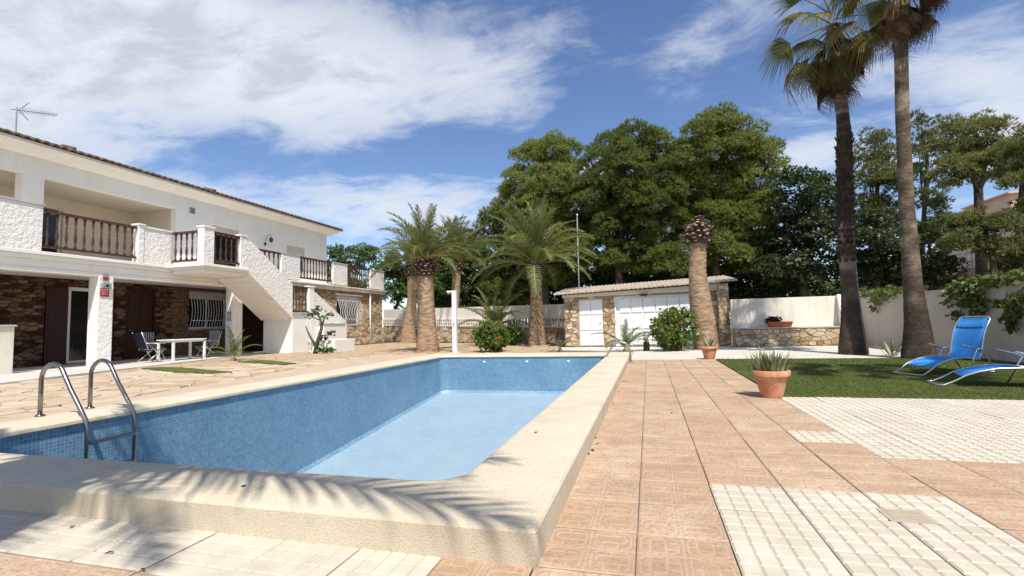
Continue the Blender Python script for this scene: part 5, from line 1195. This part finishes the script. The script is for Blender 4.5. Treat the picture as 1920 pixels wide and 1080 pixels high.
def young_palm(label, p, L, n, z=.12):
    t = thing('palm_seedling', label, 'young palm', p, group='young palms in the beds')
    MB().lathe([(.09, -.02), (.10, .05), (.06, z), (.02, z+.05)], 10).build('stem', MAT['trunk_palm'], t, True, local=True)
    for k in range(n):
        a0 = random.choice((84, 70, 55, 55, 38)); az = k*2.4+random.uniform(-.3, .3); s = L/2.5*random.uniform(.8, 1.1); link('frond', random.choice(FR[a0]), t, (0, 0, z-.02), (0, 0, az), (s, s, s))
young_palm('young feathery palm planted in front of the white stair column', (on_z(437, 676).x, on_z(437, 676).y, .0), 1.15, 9)
young_palm('tiny feathery palm in the bed between the garage date palm and side door', (-2.9, 16.4, -.01), .75, 6)
young_palm('young feathery palm in front of the stone pier between the garage doors', (-.75, 16.6, -.01), 1.25, 9)
t = thing('cycad', 'small stubby dark trunked palm beside the tall hibiscus', 'young palm', (-.1, 16.75, -.01)); bark_trunk([(0, 0, 0, .10), (0, 0, .3, .09)], 14, 14, .1, 'scale', 2).build('stem', MAT['trunk_low'], t, True, local=True)
for k in range(8): s = .22*random.uniform(.85, 1.15); link('frond', random.choice(FR[random.choice((55, 38, 70))]), t, (0, 0, .28), (0, 0, k*2.4), (s, s, s))
p = on_z(1690, 660)
blade_plant('agave_plant', 'pale spiky agave half hidden behind the fan palm trunk', 'plant', (on_z(1683, 668).x, 13.9, -.005), 14, .5, .05, (15, 70), MAT['agave'], .1)
# crooked shrub beside the stairs
b = on_z(590, 663); t = thing('crooked_shrub', 'crooked bare stemmed shrub with few leaves against the white stairs', 'shrub', (b.x, b.y, 0))
def sp(u, v, dy=0): return on_y(u, v, b.y+dy)
mb = MB(); mb.tube([(b.x, b.y, -.02), sp(596, 640), sp(603, 615), sp(600, 596), sp(592, 583)], [.085, .075, .06, .045, .02], 8); mb.tube([sp(603, 615), sp(608, 596), sp(614, 588)], [.04, .03, .015], 6); mb.tube([sp(592, 650), sp(580, 628), sp(573, 612)], [.05, .035, .02], 6); mb.tube([sp(598, 630), sp(612, 628), sp(622, 626)], [.03, .02, .01], 6); mb.tube([sp(600, 600), sp(587, 595), sp(580, 590)], [.03, .02, .01], 6)
mb.build('stem', MAT['bark'], t, True); PP = []
for (u, v, n) in ((592, 583, 22), (614, 590, 16), (580, 592, 16), (620, 627, 22), (605, 636, 20), (597, 578, 10)): q = np.array(sp(u, v)); PP.append(q+unit(n)*np.array([.2, .2, .16])*RNG.uniform(.2, 1, (n, 1)))
PP = np.concatenate(PP); tri_mesh('foliage', leaves(PP, unit(len(PP))+np.array([0, 0, .4]), .18, .10), MAT['leaf_mid'], t, root_loc(t))
for (u, lb) in ((600, 'low green weed tuft at the foot of the crooked shrub'), (617, 'low green weed tuft beside the white bench block')):
    q = on_z(u, 663); t = thing('weed_tuft', lb, 'plant', (q.x, q.y, 0)); c = np.array([q.x, q.y, .1]); d = unit(90); d[:, 2] = abs(d[:, 2]); tri_mesh('foliage', leaves(c+d*np.array([.26, .2, .12])*RNG.uniform(.2, 1, (90, 1)), d, .14, .09), MAT['leaf_mid'], t, root_loc(t))
# climbers hanging over the right hand wall
def climber(label, spans, n):
    y0 = on_x(spans[0][0], spans[0][1], 6.79).y; t = thing('wall_climber', label, 'climbing plant', (6.75, y0, 0), group='climbers on the side wall'); P = []; mb = MB()
    for (u, v, ru, rv, k) in spans:
        k = int(k*.62)
        c = on_x(u, v, 6.75); s = on_x(u+ru, v, 6.75); sz = abs(on_x(u, v-rv, 6.75).z-c.z); sy = abs(s.y-c.y); e = RNG.normal(size=(k, 3))*.5; P.append(np.array(c)+np.stack([RNG.uniform(-.10, .02, k), e[:, 1]*sy, e[:, 2]*sz], 1))
        mb.tube([(6.9, c.y+.1, 1.56), (6.765, c.y, min(1.5, c.z+sz)), (6.76, c.y-.05, c.z-sz*.8)], .008, 4)
    P = np.concatenate(P); over = P[:, 2] > 1.5; P[over, 0] += RNG.uniform(0, .35, over.sum()); low = (P[:, 2] > 1.38) & (P[:, 2] <= 1.56); P[low, 0] = np.minimum(P[low, 0], 6.73)
    tri_mesh('foliage', leaves(P, unit(len(P))+np.array([-.6, 0, .1]), .13, .10), MAT['leaf_ivy'], t, root_loc(t)); mb.build('stem', MAT['bark'], t, True)
climber('sparse climber trailing over the wall between the two fan palms', [(1620, 548, 16, 6, 120), (1650, 547, 26, 8, 260), (1675, 550, 12, 8, 90), (1645, 565, 12, 8, 60), (1640, 578, 8, 6, 25), (1660, 555, 26, 8, 100)], 0)
climber('dense climber hanging over the wall behind the raised lounger', [(1790, 545, 22, 12, 160), (1820, 535, 30, 14, 420), (1860, 525, 28, 10, 260), (1895, 522, 30, 10, 220), (1825, 565, 24, 14, 220), (1840, 575, 16, 14, 130), (1780, 570, 12, 6, 18), (1800, 590, 14, 6, 60)], 0)
climber('thin climber strands dangling low down the wall beyond the loungers', [(1885, 570, 12, 10, 45), (1905, 580, 12, 16, 80), (1895, 600, 14, 12, 70), (1915, 560, 14, 14, 60), (1900, 618, 9, 8, 35)], 0)
# outdoor shower
x, y = -6.66, 16.35
sh = thing('garden_shower', 'white square shower post with overhanging head behind the pool', 'shower', (x, y, 0))
MB().box(x-.075, x+.075, y-.075, y+.075, -.01, 2.16).build('post', MAT['white_paint'], sh, bevel=.012)
arm = MB().box(x-.27, x+.075, y-.06, y+.06, 2.162, 2.225).build('arm', MAT['white_paint'], sh, bevel=.01)
MB().lathe([(.06, 0), (.075, .01), (.03, .05)], 14, (x-.2, y, 2.11)).build('shower_head', MAT['grey_metal'], arm, True)
MB().tube([(x, y-.075, 1.05), (x, y-.13, 1.05)], .025, 8).build('tap', MAT['grey_metal'], sh, True)
MB().box(x-.22, x+.22, y-.3, y+.2, -.012, .015).build('shower_tray', MAT['far_path'], sh)
# porch furniture
def porch_pt(u, v): return on_z(u, v, .03)
a, b_ = Vector((-15.75, 13.25, .03)), None
tb = thing('garden_table', 'white plastic rectangular table on the porch', 'table', (-15.75, 13.55, .03))
MB().box(-16.15, -15.4, 12.9, 14.2, .71, .75).build('table_top', MAT['white_paint'], tb, bevel=.01); MB().box(-16.08, -15.47, 12.97, 14.13, .65, .709).build('apron', MAT['white_paint'], tb)
for (xx, yy) in ((-16.10, 12.95), (-15.45, 12.95), (-16.10, 14.15), (-15.45, 14.15)): MB().box(xx-.035, xx+.035, yy-.035, yy+.035, .03, .65).build('leg', MAT['white_paint'], tb, bevel=.008)
def chair(label, p, rz, fabric):
    t = thing('garden_chair', label, 'chair', p, rz, 'garden chairs on the porch'); w = .26
    for s in (-1, 1):
        MB().tube([(.22, s*w, 0), (-.02, s*w, .42), (-.24, s*w, .62), (.24, s*w, .62), (.30, s*w, .60)], .013, 6).build('arm_frame', MAT['alu'], t, True, local=True); MB().tube([(-.30, s*w, 0), (.22, s*w, .40)], .013, 6).build('leg', MAT['alu'], t, True, local=True); MB().tube([(-.20, s*w, .40), (-.42, s*w, .98)], .013, 6).build('back_post', MAT['alu'], t, True, local=True)
    MB().add([(.24, -w, .41), (.24, w, .41), (-.2, w, .385), (-.2, -w, .385), (.24, -w, .40), (.24, w, .40), (-.2, w, .375), (-.2, -w, .375)], [(0, 1, 2, 3), (7, 6, 5, 4), (0, 4, 5, 1), (1, 5, 6, 2), (2, 6, 7, 3), (3, 7, 4, 0)]).build('seat', fabric, t, local=True)
    if fabric is MAT['black_fabric']: MB().add([(-.22, -w, .46), (-.22, w, .46), (-.42, w, .97), (-.42, -w, .97), (-.235, -w, .46), (-.235, w, .46), (-.435, w, .97), (-.435, -w, .97)], [(0, 1, 2, 3), (7, 6, 5, 4), (0, 4, 5, 1), (1, 5, 6, 2), (2, 6, 7, 3), (3, 7, 4, 0)]).build('backrest', fabric, t, local=True)
    else:
        for k in range(6): MB().box(-.01, .01, -w+.03+k*.092, -w+.07+k*.092, 0, .56).build('slat', fabric, t, local=True).location = (-.3, 0, .43)
chair('folding chair with dark fabric at the near end of the porch table', (-15.8, 12.45, .03), R(80), MAT['black_fabric'])
chair('grey slatted garden chair at the far end of the porch table', (-16.0, 14.75, .03), R(-95), MAT['grey_plate'])
chair('grey slatted garden chair behind the porch table', (-16.75, 13.3, .03), R(5), MAT['grey_plate'])
# strips of artificial grass by the porch
for (pl_, lb) in (([(265, 690), (300, 688), (342, 689), (435, 697), (395, 699), (330, 697)], 'long green strip of artificial grass laid on the flagstones nearest the ladder'), ([(445, 677.5), (480, 675), (505, 675.5), (556, 681), (530, 683)], 'short green strip of artificial grass beside the young feathery palm')):
    pts = [on_z(u, v, .025) for u, v in pl_]; m = MB().prism([(q.x, q.y) for q in pts], 'z', .0, .03); tag(m.build('grass_mat', MAT['turf']), lb, 'grass mat', 'artificial grass strips by the porch')
# dry leaves on the paving
LM = MB().add([(-.03, 0, .002), (0, -.014, .008), (.034, 0, .004), (0, .014, .01), (0, 0, .0)], [(0, 1, 4), (1, 2, 4), (2, 3, 4), (3, 0, 4)]).mesh('dry_leaf', MAT['dry_leaf'])
for k, (u, v, z) in enumerate(((1116, 822, .0), (1110, 845, 0), (1120, 833, 0), (1180, 690, 0), (1170, 715, 0), (1160, 735, 0), (1005, 812, COP), (205, 1038, 0), (136, 990, 0), (286, 983, 0), (590, 985, 0), (1150, 757, 0), (1104, 852, 0), (1260, 775, 0), (268, 1070, 0))):
    q = on_z(u, v, z); s = random.uniform(.5, 1.0); o = link('dry_leaf', LM, None, (q.x, q.y, z+.004), (0, 0, random.uniform(0, 6)), (s, s, s)); tag(o, 'curled brown dry leaf lying on top of the pool coping' if z else 'small brown dry leaf on the tiles along the outer foot of the coping' if u > 1000 else 'small brown dry leaf on the cream tile strip in front of the pool', 'leaf', 'dry leaves on the coping' if z else 'dry leaves along the coping foot' if u > 1000 else 'dry leaves on the cream strip')
